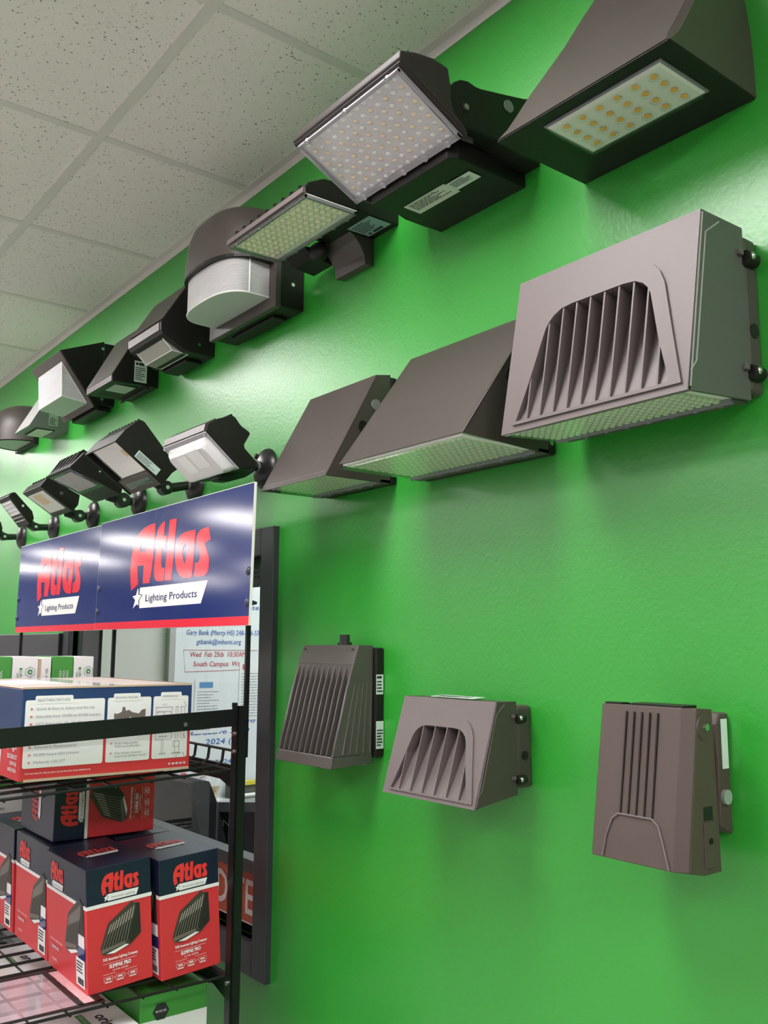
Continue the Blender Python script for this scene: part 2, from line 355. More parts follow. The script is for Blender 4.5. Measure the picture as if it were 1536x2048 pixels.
M_emitf = mat('far_troffer_diffuser', (0.9, 0.9, 0.9), 0.5, emit=(1.0, 0.955, 0.95), estr=TROFFER_POWER[1])
for k, (a, b, c, d) in enumerate(lights):
    t = thing('ceiling_light', 'recessed rectangular ceiling light panel in the tiled ceiling, outside the photo', 'ceiling light', ((a+b)/2, (c+d)/2, CEIL), 'ceiling light panels')
    MB().box(a+.012, b-.012, c+.012, c+.035, CEIL, CEIL+.02).box(a+.012, b-.012, d-.035, d-.012, CEIL, CEIL+.02).box(a+.012, a+.035, c+.035, d-.035, CEIL, CEIL+.02).box(b-.035, b-.012, c+.035, d-.035, CEIL, CEIL+.02).build('light_frame', M_grid, t)
    MB().box(a+.035, b-.035, c+.035, d-.035, CEIL+.006, CEIL+.012).build('diffuser', M_emit if c < 1 else M_emitf, t)

# the office behind the window
OX = -3.42
struct('wall_office_left', MB().box(OX-0.1, OX, -2.8, -0.1, 0, CEIL), M_officew)
struct('wall_office_right', MB().box(0.2, 0.3, -2.8, -0.1, 0, CEIL), M_officew)
struct('wall_office_rear', MB().box(OX-0.1, 0.3, -2.9, -2.8, 0, CEIL), M_officew)
struct('ceiling_office', MB().box(OX-0.1, 0.3, -2.8, -0.1, CEIL, CEIL+0.05), M_white)
M_emit2 = mat('office_diffuser', (0.9, 0.9, 0.9), 0.5, emit=(0.95, 0.98, 1.0), estr=OFFICE_POWER)
for cx in (-2.6, -1.0):
    t = thing('office_ceiling_light', 'flat light panel on the office ceiling behind the window, outside the photo', 'ceiling light', (cx, -1.3, CEIL-0.03), 'office ceiling light panels')
    MB().box(cx-.32, cx+.32, -1.93, -0.67, CEIL-0.03, CEIL).build('light_frame', M_white, t)
    MB().box(cx-.29, cx+.29, -1.9, -0.7, CEIL-0.036, CEIL-0.031).build('diffuser', M_emit2, t)

# window with charcoal frame standing proud of the wall
wn = MB()
fo = 0.017
wn.box(WX1, -1.932, -0.02, fo, 0.674, 1.745)
wn.box(WX0-0.065, WX0, -0.02, fo, 0.674, 1.745)
wn.box(WX0, WX1, -0.02, fo, WZ1, 1.745)
wn.box(WX0, WX1, -0.02, fo, 0.674, WZ0)
wn = wn.build('window_1', M_frame, None, bevel=0.002, kind='structure')
MB().box(WX0, WX0+.006, -.1, -.02, WZ0, WZ1).box(WX1-.006, WX1, -.1, -.02, WZ0, WZ1).box(WX0, WX1, -.1, -.02, WZ1-.006, WZ1).build('window_jamb', M_frame, wn)
MB().box(WX0, WX1, -0.03, 0.012, 0.905, 0.935).box(WX0, WX1, 0.012, 0.014, 0.926, 0.930).box(WX0, WX1, -.02, -.012, 1.60, WZ1).box(WX0, WX1, -.012, -.009, 1.628, 1.631).box(WX0, WX1, -.012, -.009, 1.640, 1.643).build('window_rail', M_frame, wn)
k = MB(); k.face([Vector((WX0, .01, .935)), Vector((WX1, .01, .935)), Vector((WX1, .01, WZ1)), Vector((WX0, .01, WZ1))]); k.build('window_pane', G_window, wn)
MB().box(WX0, WX1, -0.03, -0.02, WZ0, 0.905).build('lower_panel', M_smoke, wn)
o = MB().box(-2.60, -1.996, -0.018, -0.012, 0.775, 0.899); o = tag(o.build('orange_sign', M_orange), 'orange red sign with white outlined letters behind the rack below the glass', 'sign')
k = MB(); f = FY(-2.60, -0.0118, 0.775)
k.fbox(f, 0, .603, 0, .003, 0, .001); k.fbox(f, 0, .603, .121, .124, 0, .001); k.build('sign_border', M_card, o)
k = MB()
for t, x, ww in (('N', .30, .06), ('D', .375, .055), ('T', .46, .055), ('E', .525, .035), ('N', .565, .035)): write(k, f, t, x, .022, ww, .080, bold=.003, c=.0006)
k.build('sign_lettering', M_card, o)

# ------------------------------------------------------------------ the whiteboard and what hangs on the office wall
wbx = OX+0.02
f = FX(wbx, 0, 0)                      # u = towards +y (away from the green wall into the office) ; a = -d
wb = tag(MB().box(OX, wbx, -2.0, -0.41, 0.84, 2.1).build('whiteboard', M_wb), 'large whiteboard on the office side wall with blue and red marker notes', 'whiteboard')
MB().box(OX, wbx+.012, -0.42, -0.395, 0.83, 2.1).build('board_frame', mat('brushed_aluminium', (.55, .56, .56), .35, metal=.8), wb)
MB().box(OX, wbx+.07, -2.0, -0.40, 0.80, 0.845).build('marker_tray', M_wb, wb)
yo = 0.47
for (t, x, z, ww, h, m) in (('Gary Bank (Mercy HS) 248-766-5358', 0, 1.492, .36, .021, M_blue), ('gtbank@mhsmi.org', .045, 1.455, .205, .020, M_blue), ('Interaction', .27, 1.60, .18, .02, M_blue),
        ('Wed  Feb 25th  10:30AM', .02, 1.404, .255, .020, M_redm), ('South Campus  Warren', .035, 1.366, .26, .020, M_redm), ('Offsteway', .20, 1.135, .13, .020, M_blue),
        ('Interactive 2020', 0, 1.095, .30, .018, M_blue), ('2024 (QB)', .10, 1.055, .19, .022, M_blue), ('Interactive 2024', -.03, .975, .25, .018, M_blue), ('OH', .35, 1.09, .05, .02, M_redm)):
    k = MB(); write(k, f, t, yo+x, z, ww, h, shear=.1, bold=.0004); k.build('marker_writing', m, wb)
k = MB(); k.tube([f.p(yo+.31, 1.352, .001), f.p(yo-.0, 1.345, .001), f.p(yo-.01, 1.432, .001), f.p(yo+.33, 1.43, .001)], .0009, 5); k.build('marker_outline', M_redm, wb)
def paper(name, a0, a1, z0, z1, label, n, seed, head=None, cat='paper'):
    o = tag(MB().fbox(f, a0, a1, z0, z1, .001, .0018).build(name, M_paper), label, cat)
    k = MB(); lines(k, f, a0+.012, a1-.012, z0+.01, z1-.045, n, c=.0022, fill=.22, seed=seed); k.build('print_lines', M_inkg, o)
    if head: MB().fbox(f, a0+head[0], a0+head[1], z1-.035, z1-.012, .002, .0026).build('letterhead', head[2], o)
    return o
paper('printed_sheet', .515, .635, 1.10, 1.315, 'printed page with a blue letterhead block taped to the whiteboard', 14, 3, (.02, .08, mat('blue_print', (.12, .28, .55), .6)))
paper('printed_sheet', .715, .865, 1.145, 1.385, 'printed list with red and grey logos, on the whiteboard behind the rack post', 16, 5, (.015, .05, M_redm))
o = paper('flyer', .525, .615, .905, .975, 'small flyer with a red sketch low on the whiteboard', 3, 8)
k = MB()
for a0, b0, a1, b1 in ((.53, .955, .60, .968), (.53, .935, .58, .95), (.58, .95, .60, .935), (.55, .93, .59, .94)): k.tube([f.p(a0, b0, .003), f.p(a1, b1, .003)], .0012, 5)
k.build('red_sketch', M_redm, o)
o = paper('flyer', .455, .50, .905, .965, 'narrow flyer with a small red square at the left end of the marker tray', 2, 9, (.01, .035, M_redm))
ty = .846
o = tag(MB().fbox(fr_dz(wbx+.03, -.53, ty, (0, -1, 0), (.3, 0, 1)), 0, .085, 0, .055, 0, .002).build('tan_card', M_tan), 'tan printed card standing in the marker tray', 'card')
k = MB(); lines(k, fr_dz(wbx+.033, -.535, ty+.001, (0, -1, 0), (.3, 0, 1)), .01, .075, .008, .048, 4); k.build('print_lines', mat('ochre_ink', (.55, .38, .1), .6), o)
o = thing('board_eraser', 'yellow and black object lying in the marker tray', 'eraser', (wbx+.03, -.69, ty))
MB().box(wbx+.015, wbx+.06, -.80, -.655, ty, ty+.06).build('eraser_body', mat('dark_felt', (.10, .11, .08), .9), o, bevel=.006)
MB().box(wbx+.058, wbx+.066, -.80, -.655, ty+.045, ty+.065).box(wbx+.058, wbx+.066, -.67, -.655, ty, ty+.065).build('yellow_rim', M_yellow, o, bevel=.003)
o = thing('marker', 'black and white marker lying in front of the yellow eraser', 'marker', (wbx+.068, -.68, ty))
MB().cyl((wbx+.075, .655, ty+.008), (wbx+.075, .70, ty+.008), .008).build('cap', M_blackp, o); MB().cyl((wbx+.075, .70, ty+.008), (wbx+.075, .78, ty+.008), .008).build('barrel', M_card, o)
o = tag(MB().box(wbx+.02, wbx+.05, -.94, -.86, ty, ty+.035).build('blue_cloth', mat('blue_cloth', (.05, .15, .6), .8), bevel=.005), 'blue bundle at the right end of the marker tray', 'cloth')
# dark equipment standing behind the lower glass
o = thing('equipment_cabinet', 'dark equipment cabinet behind the glass with faint grey letters on it', 'cabinet', (-2.75, -.5, 0))
ff = Fr((-3.0, .375, 0), (.616, .788, 0), (0, 0, 1))
MB().fbox(ff, 0, .60, 0, .872, -.20, 0).build('cabinet_body', M_smoke, o, bevel=.004)
k = MB(); write(k, ff, 'EN', .040, .822, .045, .024, c=.001); k.build('faint_lettering', mat('faint_grey', (.11, .11, .11), .6), o)
o = thing('office_printer', 'taller dark machine with a sloping top edge behind the red boxes', 'machine', (-3.0, -.30, 0))
MB().hexa([Vector((x, .25, z)) for x, z in ((-3.33, 0), (-2.70, 0), (-2.70, .6), (-2.757, .79), (-2.84, .928), (-2.90, .990), (-3.33, .985))], [Vector((x, .335, z)) for x, z in ((-3.33, 0), (-2.70, 0), (-2.70, .6), (-2.757, .79), (-2.84, .928), (-2.90, .990), (-3.33, .985))]).build('machine_body', M_smoke, o, bevel=.004)
# dark panel standing against the wall left of the window
tag(MB().box(-4.6, WX0-.07, .001, .03, 0.02, 1.493).build('dark_display_board', M_frame, bevel=.003), 'plain charcoal board on the wall left of the window, below the left sign', 'board')

# ------------------------------------------------------------------ wall lights, lower row
def louvre_pack(x0, x1, seam, prof_top, prof_bot, zt, zb, label, s, nrib, cap=True):
    """square wall pack with an arched louvred recess on its sloping face; prof = (d, z)"""
    T = thing('wall_pack_light', label, 'wall light', ((x0+x1)/2, 0, zb))
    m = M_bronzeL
    MB().box(x0+.012*s, x1, 0, seam, zb+.012*s, zt-.004*s).build('back_box', M_bronze, T, bevel=.006)
    (d1, z1), (d2, z2) = prof_top, prof_bot
    # front housing: thin sloping face with a real recess
    F = fr_dz(x0, d2, z2, (1, 0, 0), (0, d1-d2, z1-z2)); wdt = x1-x0; H = math.hypot(d1-d2, z1-z2)
    th = .006*s
    cx = wdt*.507; bw = wdt*.83; hh = H*.66; yb = H*.06
    IN = [(.095,.06),(.155,.31),(.215,.60),(.232,.640),(.26,.677),(.30,.705),(.36,.715),(.65,.715),(.71,.705),(.75,.677),(.778,.640),(.795,.60),(.855,.31),(.92,.06)]
    RM = [(.075,.040),(.115,.40),(.155,.64),(.18,.715),(.215,.770),(.26,.80),(.33,.812),(.68,.812),(.75,.80),(.795,.770),(.832,.715),(.86,.64),(.905,.40),(.975,.040)]
    inn = [(a*wdt, b*H) for a, b in IN]
    out = [(0, 0), (wdt, 0), (wdt, H), (0, H)]
    # face ring with hole
    v, q = shape_vf([out, inn])
    mb = MB(); mb.add((v, q), F, 0, 0, 1, 1, 0)
    mb.add((v, q), F, 0, 0, 1, 1, -th)
    for loop in (inn, out):
        for i in range(len(loop)):
            a, b = loop[i], loop[(i+1) % len(loop)]
            mb.face([F.p(*a, 0), F.p(*b, 0), F.p(*b, -th*(3.5 if loop is inn else 1)), F.p(*a, -th*(3.5 if loop is inn else 1))])
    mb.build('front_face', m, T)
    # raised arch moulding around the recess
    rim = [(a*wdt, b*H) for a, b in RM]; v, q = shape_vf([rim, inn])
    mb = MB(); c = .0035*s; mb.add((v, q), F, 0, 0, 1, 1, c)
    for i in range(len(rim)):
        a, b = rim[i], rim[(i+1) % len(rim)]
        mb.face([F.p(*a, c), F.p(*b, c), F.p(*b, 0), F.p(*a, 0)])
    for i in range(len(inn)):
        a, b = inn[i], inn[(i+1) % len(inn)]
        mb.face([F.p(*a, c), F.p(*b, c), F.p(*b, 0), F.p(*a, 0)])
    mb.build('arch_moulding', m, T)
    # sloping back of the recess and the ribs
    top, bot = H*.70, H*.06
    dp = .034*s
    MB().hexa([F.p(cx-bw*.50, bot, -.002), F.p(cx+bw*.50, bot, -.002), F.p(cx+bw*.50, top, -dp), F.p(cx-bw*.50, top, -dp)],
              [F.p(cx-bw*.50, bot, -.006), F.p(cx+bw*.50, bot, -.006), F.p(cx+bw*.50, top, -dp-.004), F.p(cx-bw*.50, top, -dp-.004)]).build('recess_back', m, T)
    import bisect
    def arch_top(x):
        best = 0
        n = len(inn)
        for i in range(n):
            (ax, ay), (bx, by) = inn[i], inn[(i+1) % n]
            if min(ax, bx) <= x <= max(ax, bx) and abs(bx-ax) > 1e-9:
                best = max(best, ay+(by-ay)*(x-ax)/(bx-ax))
        return best
    for i in range(nrib):
        x = cx-bw*.47+bw*.94*(i+.5)/nrib; tp = arch_top(x)
        k = (tp-bot)/(top-bot)
        MB().hexa([F.p(x-.0014*s, bot, .001), F.p(x+.0014*s, bot, .001), F.p(x+.0014*s, bot, -.004), F.p(x-.0014*s, bot, -.004)],
                  [F.p(x-.0014*s, tp, .002), F.p(x+.0014*s, tp, .002), F.p(x+.0014*s, tp, -dp*k), F.p(x-.0014*s, tp, -dp*k)]).build('rib', m, T)
    # side cheeks, top and inner underside
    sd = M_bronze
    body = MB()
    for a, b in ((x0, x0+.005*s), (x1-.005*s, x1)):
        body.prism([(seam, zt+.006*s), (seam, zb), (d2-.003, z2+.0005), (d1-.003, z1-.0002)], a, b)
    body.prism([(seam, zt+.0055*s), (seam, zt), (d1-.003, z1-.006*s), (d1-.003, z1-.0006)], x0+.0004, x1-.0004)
    body.build('side_housing', M_bronzeS if s > .9 else M_bronze, T)  # same coat as the face, toned differently for how light falls on the sides
    tr = MB()      # thin raised line along the right side panel
    sx = x1+.0004
    def sp(u, v):     # u 0..1 from front to seam, v 0..1 from bottom to top
        db = d2+(seam-d2)*u; dt = d1+(seam-d1)*u; zbb = z2+(zb-z2)*u; ztt = z1+(zt+.006*s-z1)*u
        return Vector((sx, -(db+(dt-db)*v), zbb+(ztt-zbb)*v))
    tr.tube([sp(.02, .10), sp(.10, .16), sp(.13, .88), sp(.42, .97)], .0014*s, 6)
    tr.tube([sp(.035, .02), sp(.035, .985)], .0014*s, 6)
    tr.build('trim_line', M_trim if s > .9 else m, T)
    for zz in (zb+(zt-zb)*.16, zb+(zt-zb)*.84):
        lug = MB().cyl((x1+.003*s, -seam+.024*s, zz), (x1+.003*s, -seam-.004*s, zz), .0105*s).build('hinge_lug', M_bronzeD, T, bevel=.002)
        MB().sph((x1+.010*s, -seam+.004*s, zz+.001), (.006*s, .0062*s, .0062*s), 14).build('lug_screw', M_steel, lug, smooth=True)
        MB().box(x1, x1+.006*s, seam+.008*s, seam+.018*s, zz+.001, zz+.009*s).build('lug_fork', m, lug, bevel=.001)
    MB().cyl((x1, -seam*.5, zb+(zt-zb)*.42), (x1+.001, -seam*.5, zb+(zt-zb)*.42), .011*s).build('knockout', M_bronzeD, T)
    return T, F, H
T, F, H = louvre_pack(-.976, -.646, .036, (.137, 2.034), (.187, 1.774), 2.030, 1.786,
    'large light bronze wall pack with an arched louvred face, rightmost of the middle row', 1.0, 10)
# angled lens panel under it
fl = fr_dz(-.968, .183, 1.776, (1, 0, 0), (0, -.118, .008)); fl.n = -fl.n
MB().fbox(fl, .004, .310, .0, .116, -.006, -.002).build('led_board', M_board, T)
k = MB()
for i in range(22):
    for j in range(8): k.sph(fl.p(.013+.0134*i, .010+.0135*j, .000), (.0062, .0062, .0045), 8)
k.build('lens_array', M_lensdot, T, smooth=True)
MB().fbox(fl, 0, .312, -.003, .118, .003, .0045).build('lens_cover', G_clear, T)
k = MB().fbox(fl, 0, .312, .114, .120, -.004, .006)
for i in range(8): k.cyl(fl.p(.02+.039*i, .118, -.001), fl.p(.02+.039*i, .118, .008), .003, n=10)
k.build('lens_gasket', M_inkg, T)
MB().box(-.970, -.652, .036, .066, 1.783, 1.787).build('bottom_plate', M_bronze, T)
T, F, H = louvre_pack(-1.336, -1.098, .037, (.085, 1.359), (.137, 1.191), 1.354, 1.206,
    'small light bronze wall pack with arched louvred face, middle of the bottom row', .72, 6)
MB().prism([(.042, 1.2065), (.128, 1.1945), (.128, 1.1975), (.042, 1.2095)], -1.330, -1.105).build('bottom_lens', G_bot, T)
rating_label(fr_dz(-1.27, .078, 1.3605, (1, 0, 0), (0, -1, .06)), .11, .028, T, 3, 4, badge=False)

# ribbed cast wall pack
T = thing('ribbed_wall_pack_light', 'dark bronze wall pack with bright vertical ribs, leftmost of the bottom row', 'wall light', (-1.62, 0, 1.209))
x0, x1 = -1.722, -1.516
MB().box(x0+.02, -1.507, 0, .022, 1.226, 1.447).build('back_box', M_bronzeD, T, bevel=.004)
prof = [(.060, 1.452), (.074, 1.410), (.089, 1.360), (.104, 1.300), (.1150, 1.262), (.1220, 1.232)]
def dfront(z):
    for (a, za), (b, zb) in zip(prof, prof[1:]):
        if zb <= z <= za: return a+(b-a)*(za-z)/(za-zb)
    return prof[-1][0] if z < prof[-1][1] else prof[0][0]
MB().prism([(.022, 1.452), (.060, 1.452), (.0735, 1.412), (.074, 1.385), (.066, 1.345), (.058, 1.30), (.055, 1.27), (.055, 1.232), (.122, 1.232), (.127, 1.209), (.024, 1.214)], x0, x1).build('housing', M_bronzeR, T, bevel=.0015)
n = 11
for i in range(n):
    xa = x0+(x1-x0-.006)*i/(n-1); tk = .0062 if i in (0, n-1) else .0038
    pts = [(dfront(1.418), 1.418)]+[(dfront(z), z) for z in (1.39, 1.36, 1.33, 1.30, 1.27, 1.25, 1.2325)]+[(.05, 1.2325), (.05, 1.418)]
    MB().prism(pts, xa, xa+tk).build('rib', M_bronzeR, T, bevel=.0008, seg=1)
MB().prism([(.0605, 1.4515), (dfront(1.41)+.0005, 1.412), (.05, 1.412), (.05, 1.4515)], x0+.0005, x1-.0005).build('top_face', M_bronzeR, T, bevel=.0015)
for i in range(5):
    d = .030+.017*i; zt_ = 1.375-.0*i
    MB().loft([[Vector((x1, -(d+.0014), 1.236)), Vector((x1, -(d-.0014), 1.236)), Vector((x1+.003, -d, 1.236))], [Vector((x1, -(.026+.0105*i+.001), 1.375)), Vector((x1, -(.026+.0105*i-.001), 1.375)), Vector((x1+.0005, -(.026+.0105*i), 1.375))]]).build('side_fin', M_bronzeR, T)
for x in (x0+.014, x1-.014): MB().cyl((x, -.0645, 1.440), (x, -.0625, 1.4395), .0055, n=16).build('screw_hole', M_dark, T)
MB().dcyl(-1.60, .03, .031, 1.45, .01).cyl((-1.60, -.035, 1.450), (-1.60, -.035, 1.458), .0155).cyl((-1.60, -.035, 1.458), (-1.60, -.035, 1.474), .011).build('photocell', M_blackp, T, bevel=.001)
rating_label(FX(-1.5068, .021, 1.352), .018, .04, T, 4, 2)
rating_label(FX(-1.5068, .021, 1.243), .019, .055, T, 6, 3, badge=False)
MB().box(x0+.01, x1-.01, .03, .118, 1.211, 1.2135).build('bottom_lens', G_bot, T)

# slim tapering wall pack with vertical grooves
T = thing('slim_wall_light', 'slim brown wall light with vertical grooves, rightmost of the bottom row', 'wall light', (-.785, 0, 1.160))
MB().prism([(0, 1.360), (.022, 1.360), (.03, 1.345), (.03, 1.21), (0, 1.196)], -.848, -.728).build('back_box', M_brown, T, bevel=.003)
x0, x1 = -.862, -.713
sec = lambda x, dd: [Vector((x, -d, z)) for d, z in ((.062, 1.368), (.108-dd, 1.370), (.116-dd, 1.32), (.126-dd, 1.26), (.136-dd, 1.20), (.141-dd, 1.166), (.095, 1.158), (.056, 1.158))]
hs = MB().loft([sec(x0, .004), sec(x0+.004, 0), sec(x1-.016, 0), sec(x1-.001, .012), sec(x1, .016)]).build('housing', M_brown, T, bevel=.001)
f = fr_dz(x0, .109, 1.368, (1, 0, 0), (0, .032, -.204)); f = fr_dz(x0, .1415, 1.166, (1, 0, 0), (0, -.0325, .204))
for i in range(5):
    x = .046+.0128*i
    MB().fbox(f, x, x+.0022, .060, .198, -.004, .0018).build('groove', M_dark if False else M_bronzeD, T, bevel=.0006, seg=1)
k = MB()
pt = [(.022, .002), (.026, .030), (.034, .052), (.044, .060), (.098, .060), (.108, .053), (.116, .034), (.128, .001)]
for a, b in zip(pt, pt[1:]):
    k.tube([f.p(*a, .0010), f.p(*b, .0010)], .0016, 6)
k.build('bevelled_edge', M_bronzeL, T, smooth=True)
MB().cyl((x1-.0012, -.082, 1.345), (x1+.0015, -.082, 1.345), .017, n=28).build('pivot_disc', M_brown, T, bevel=.001)
MB().cyl((x1+.0015, -.080, 1.345), (x1+.004, -.080, 1.345), .005, n=12).build('pivot_screw', M_steel, T)
MB().box(x1-.002, x1+.0006, .072, .092, 1.226, 1.243).build('side_slot', M_dark, T)
MB().box(x1-.004, x1+.0020, .066, .094, 1.166, 1.224).build('side_cover', M_brown, T, bevel=.001)
MB().cyl((x1+.002, -.081, 1.200), (x1+.0035, -.081, 1.200), .004, n=12).build('cover_screw', M_bronzeD, T)
MB().box(-.7275, -.7268, .005, .020, 1.285, 1.352).build('rating_label', M_label, T, label='pale blue label strip')
MB().cyl((-.7275, -.018, 1.248), (-.722, -.018, 1.248), .010, n=20).build('swivel_nut', mat('galvanised', (.6, .62, .62), .35, metal=.6), T)
MB().prism([(.062, 1.366), (.085, 1.372), (.10, 1.372), (.10, 1.366)], x0+.002, x0+.03).build('top_lip', M_bronzeD, T)
MB().box(x0+.045, x1-.02, .066, .098, 1.366, 1.3725).build('top_tray', M_bronzeD, T, bevel=.001)

# ------------------------------------------------------------------ wall lights, middle row: plain cut-off wedges
def wedge(x0, x1, top, bot, zt, zb, label, kn=True):
    T = thing('cutoff_wall_light', label, 'wall light', ((x0+x1)/2, 0, zb))
    MB().box(x0+.004, x1, 0, .018, zb, zt-.004).build('back_box', M_bronzeD, T, bevel=.004)
    (d1, z1), (d2, z2) = top, bot
    b = MB()
    b.prism([(.018, zt), (d1, z1), (d2, z2), (d2-.004, z2), (d2-.01, z2+.010), (d1-.004, z1-.006), (.018, zt-.006)], x0-.0003, x1+.0003)
    for a, c in ((x0, x0+.004), (x1-.004, x1)): b.prism([(.018, zt), (d1, z1), (d2, z2), (.018, zb)], a, c)
    b.box(x0, x1, .018, .045, zb, zb+.008)
    b.build('housing', M_bronze, T, bevel=.0012)
    z = zb+.006
    MB().box(x0+.006, x1-.006, .045, d2-.006, z, z+.004).build('led_board', M_board, T)
    k = MB()
    n = int((x1-x0-.03)/.0145)
    for i in range(n):
        for j in range(9): k.sph((x0+.02+.0145*i, -(.058+(d2-.08)*j/8), z-.001), (.006, .006, .0035), 8)
    k.build('lens_array', M_lensdot, T, smooth=True)
    MB().box(x0+.004, x1-.004, .045, d2-.004, z-.0065, z-.005).build('lens_cover', G_clear, T)
    g_ = MB().box(x0+.004, x1-.004, .043, .049, z-.008, z)
    for i in range(6): g_.cyl((x0+.03+(x1-x0-.06)*i/5, -.046, z-.010), (x0+.03+(x1-x0-.06)*i/5, -.046, z-.004), .004, n=10)
    g_.build('lens_gasket', M_inkg, T)
    if kn:
        BT = (.070, 1.948, .109, 1.899) if x1 > -1.2 else (.057, 1.948, .091, 1.897)
        MB().cyl((x1-.0005, -BT[0], BT[1]), (x1+.0022, -BT[0], BT[1]), .0115, n=24).build('photocell_button', M_grey, T, label='grey button on the side')
        MB().cyl((x1-.0005, -BT[2], BT[3]), (x1+.0018, -BT[2], BT[3]), .0125, n=24).build('knockout', M_bronzeD, T, bevel=.001)
    MB().cyl((x1, -.013, zb+.020), (x1+.003, -.013, zb+.020), .005, n=12).build('side_screw', M_steel, T)
    return T
wedge(-1.367, -1.029, (.045, 2.024), (.220, 1.785), 2.028, 1.776, 'large plain bronze cut-off wall light, second from right in the middle row')
wedge(-1.715, -1.466, (.057, 2.013), (.183, 1.784), 2.020, 1.785, 'smaller plain bronze cut-off wall light in the middle row, nearest the signs')

# ------------------------------------------------------------------ wall lights, top row
# 1: big area wall pack at the upper right
T = thing('area_wall_light', 'big bronze wall light with amber LEDs under its flared base, rightmost of the top row', 'wall light', (-.79, 0, 2.243))
def rs(xa, xb, d, z, c=.010):
    return [Vector((xa, 0, z)), Vector((xa, -(d-c), z)), Vector((xa+c, -d, z)), Vector((xb-c, -d, z)), Vector((xb, -(d-c), z)), Vector((xb, 0, z))]
MB().loft([rs(-.95, -.632, .215, 2.243, .004), rs(-.9495, -.6325, .200, 2.263), rs(-.949, -.633, .175, 2.300), rs(-.948, -.635, .146, 2.345), rs(-.943, -.640, .112, 2.395), rs(-.930, -.652, .080, 2.448), rs(-.905, -.676, .062, 2.495), rs(-.865, -.716, .050, 2.540)]).build('housing', M_bronze, T, smooth=True)
zf = 2.2425
MB().box(-.9485, -.6335, .001, .2135, 2.2405, 2.2428).build('base_shade_plate', M_bronzeD, T, bevel=.0008)  # added plate; its darker bronze puts the underside's shade into colour
zf = 2.2403
fb = Fr((-.868, -.186, zf), (1, 0, 0), (0, 1, 0)); fb.n = Vector((0, 0, -1))
MB().fbox(fb, -.004, .206, -.004, .112, -.0005, .002).build('lens_rim', M_inkg, T)
MB().fbox(fb, 0, .202, 0, .108, .002, .003).build('led_board', M_board, T)
for i in range(6):
    for j in range(4):
        c = fb.p(.022+.0315*i, .018+.024*j, .004)
        o = MB().cyl(c, c+fb.n*.0015, .0052, n=12).build('led', M_led, T)
        MB().sph(c+fb.n*.001, (.0095, .0095, .006), 12).build('led_dome', G_clear, o, smooth=True)
MB().fbox(fb, .001, .201, .001, .107, .0095, .0105).build('lens_cover', G_clear, T)

# 2: adjustable area light with tilted head
T = thing('adjustable_area_light', 'bronze light with a large white LED head tilted outwards on a pivot arm', 'wall light', (-1.206, 0, 2.292))
MB().loft([[Vector((xa, -a, z)) for xa, a in ((-1.323, 0), (-1.323, .050), (-1.312, .056), (-1.318, .184), (-1.100, .184), (-1.087, .170), (-1.087, 0))] for z in (2.292, 2.335)]).build('wall_box', M_bronzeD, T, bevel=.002)
MB().prism([(0, 2.335), (.13, 2.335), (.13, 2.39), (.10, 2.425), (0, 2.45)], -1.315, -1.095).build('wall_bracket', M_bronzeD, T, bevel=.003)
for xa, xb in ((-1.366, -1.322), (-1.094, -1.050)):
    pr = [(0, 2.335), (.0, 2.452), (.04, 2.437), (.10, 2.423), (.150, 2.412)]
    cxx, cz, rr = .178, 2.368, .046
    for i in range(9):
        a = R(110-i*22); pr.append((cxx+rr*math.cos(a), cz+rr*math.sin(a)))
    pr += [(.11, 2.330), (.06, 2.318), (0, 2.318)]
    arm = MB().prism(pr, xa, xb).build('pivot_arm', M_bronzeD, T, bevel=.002)
    if xb > -1.06:
        MB().cyl((xb-.0005, -.186, 2.362), (xb+.002, -.186, 2.362), .0085, n=16).build('pivot_recess', M_dark, arm)
        MB().cyl((xb+.002, -.186, 2.362), (xb+.0035, -.186, 2.362), .0055, n=12).build('pivot_screw', M_steel, arm)
        MB().cyl((xb-.0005, -.081, 2.405), (xb+.002, -.081, 2.405), .0115, n=20).build('photocell_button', M_grey, arm)
hd = MB().prism([(.335, 2.389), (.333, 2.404), (.300, 2.414), (.262, 2.420), (.228, 2.416), (.222, 2.385), (.222, 2.360), (.215, 2.340), (.196, 2.328), (.182, 2.315)], -1.367, -1.0465)
hd.build('head_housing', M_bronzeH, T, bevel=.003)
fh = fr_dz(-1.357, .186, 2.3165, (1, 0, 0), (0, .1455, .0715)); Lh = .1555
fh.n = -fh.n if fh.n.z > 0 else fh.n
MB().fbox(fh, -.008, .308, -.004, Lh+.006, -.002, .004).build('head_rim', M_bronzeH, T, bevel=.001)
MB().fbox(fh, 0, .300, 0, Lh, .003, .005).build('led_board', M_boardw, T)
for m_, par, nm in ((M_lensw, 0, 'lens_array'), (M_lensy, 1, 'warm_lens_array')):
    k = MB()
    for i in range(13):
        for j in range(9):
            if ((i+j) % 2) == par or (j in (0, 8) and par == 0): 
                if j in (0, 8) and par == 1: continue
                k.sph(fh.p(.022+.0213*i, .013+.0163*j, .005), (.0062, .0062, .0036), 10)
    k.build(nm, m_, T, smooth=True)
MB().fbox(fh, .002, .298, .002, Lh-.002, .0095, .011).build('lens_cover', G_clear, T)
k = MB().fbox(fh, 0, .30, 0, .010, .006, .011).fbox(fh, 0, .006, 0, Lh, .006, .011).fbox(fh, .294, .30, 0, Lh, .006, .011).fbox(fh, 0, .30, Lh-.006, Lh, .006, .011)
for i in range(5): k.cyl(fh.p(.03+.06*i, .004, .005), fh.p(.03+.06*i, .004, .013), .006, n=12)
for i in range(3): k.cyl(fh.p(.03+.12*i, Lh-.003, .005), fh.p(.03+.12*i, Lh-.003, .013), .005, n=12)
k.build('lens_gasket', mat('translucent_gasket', (.42, .41, .45), .3), T)
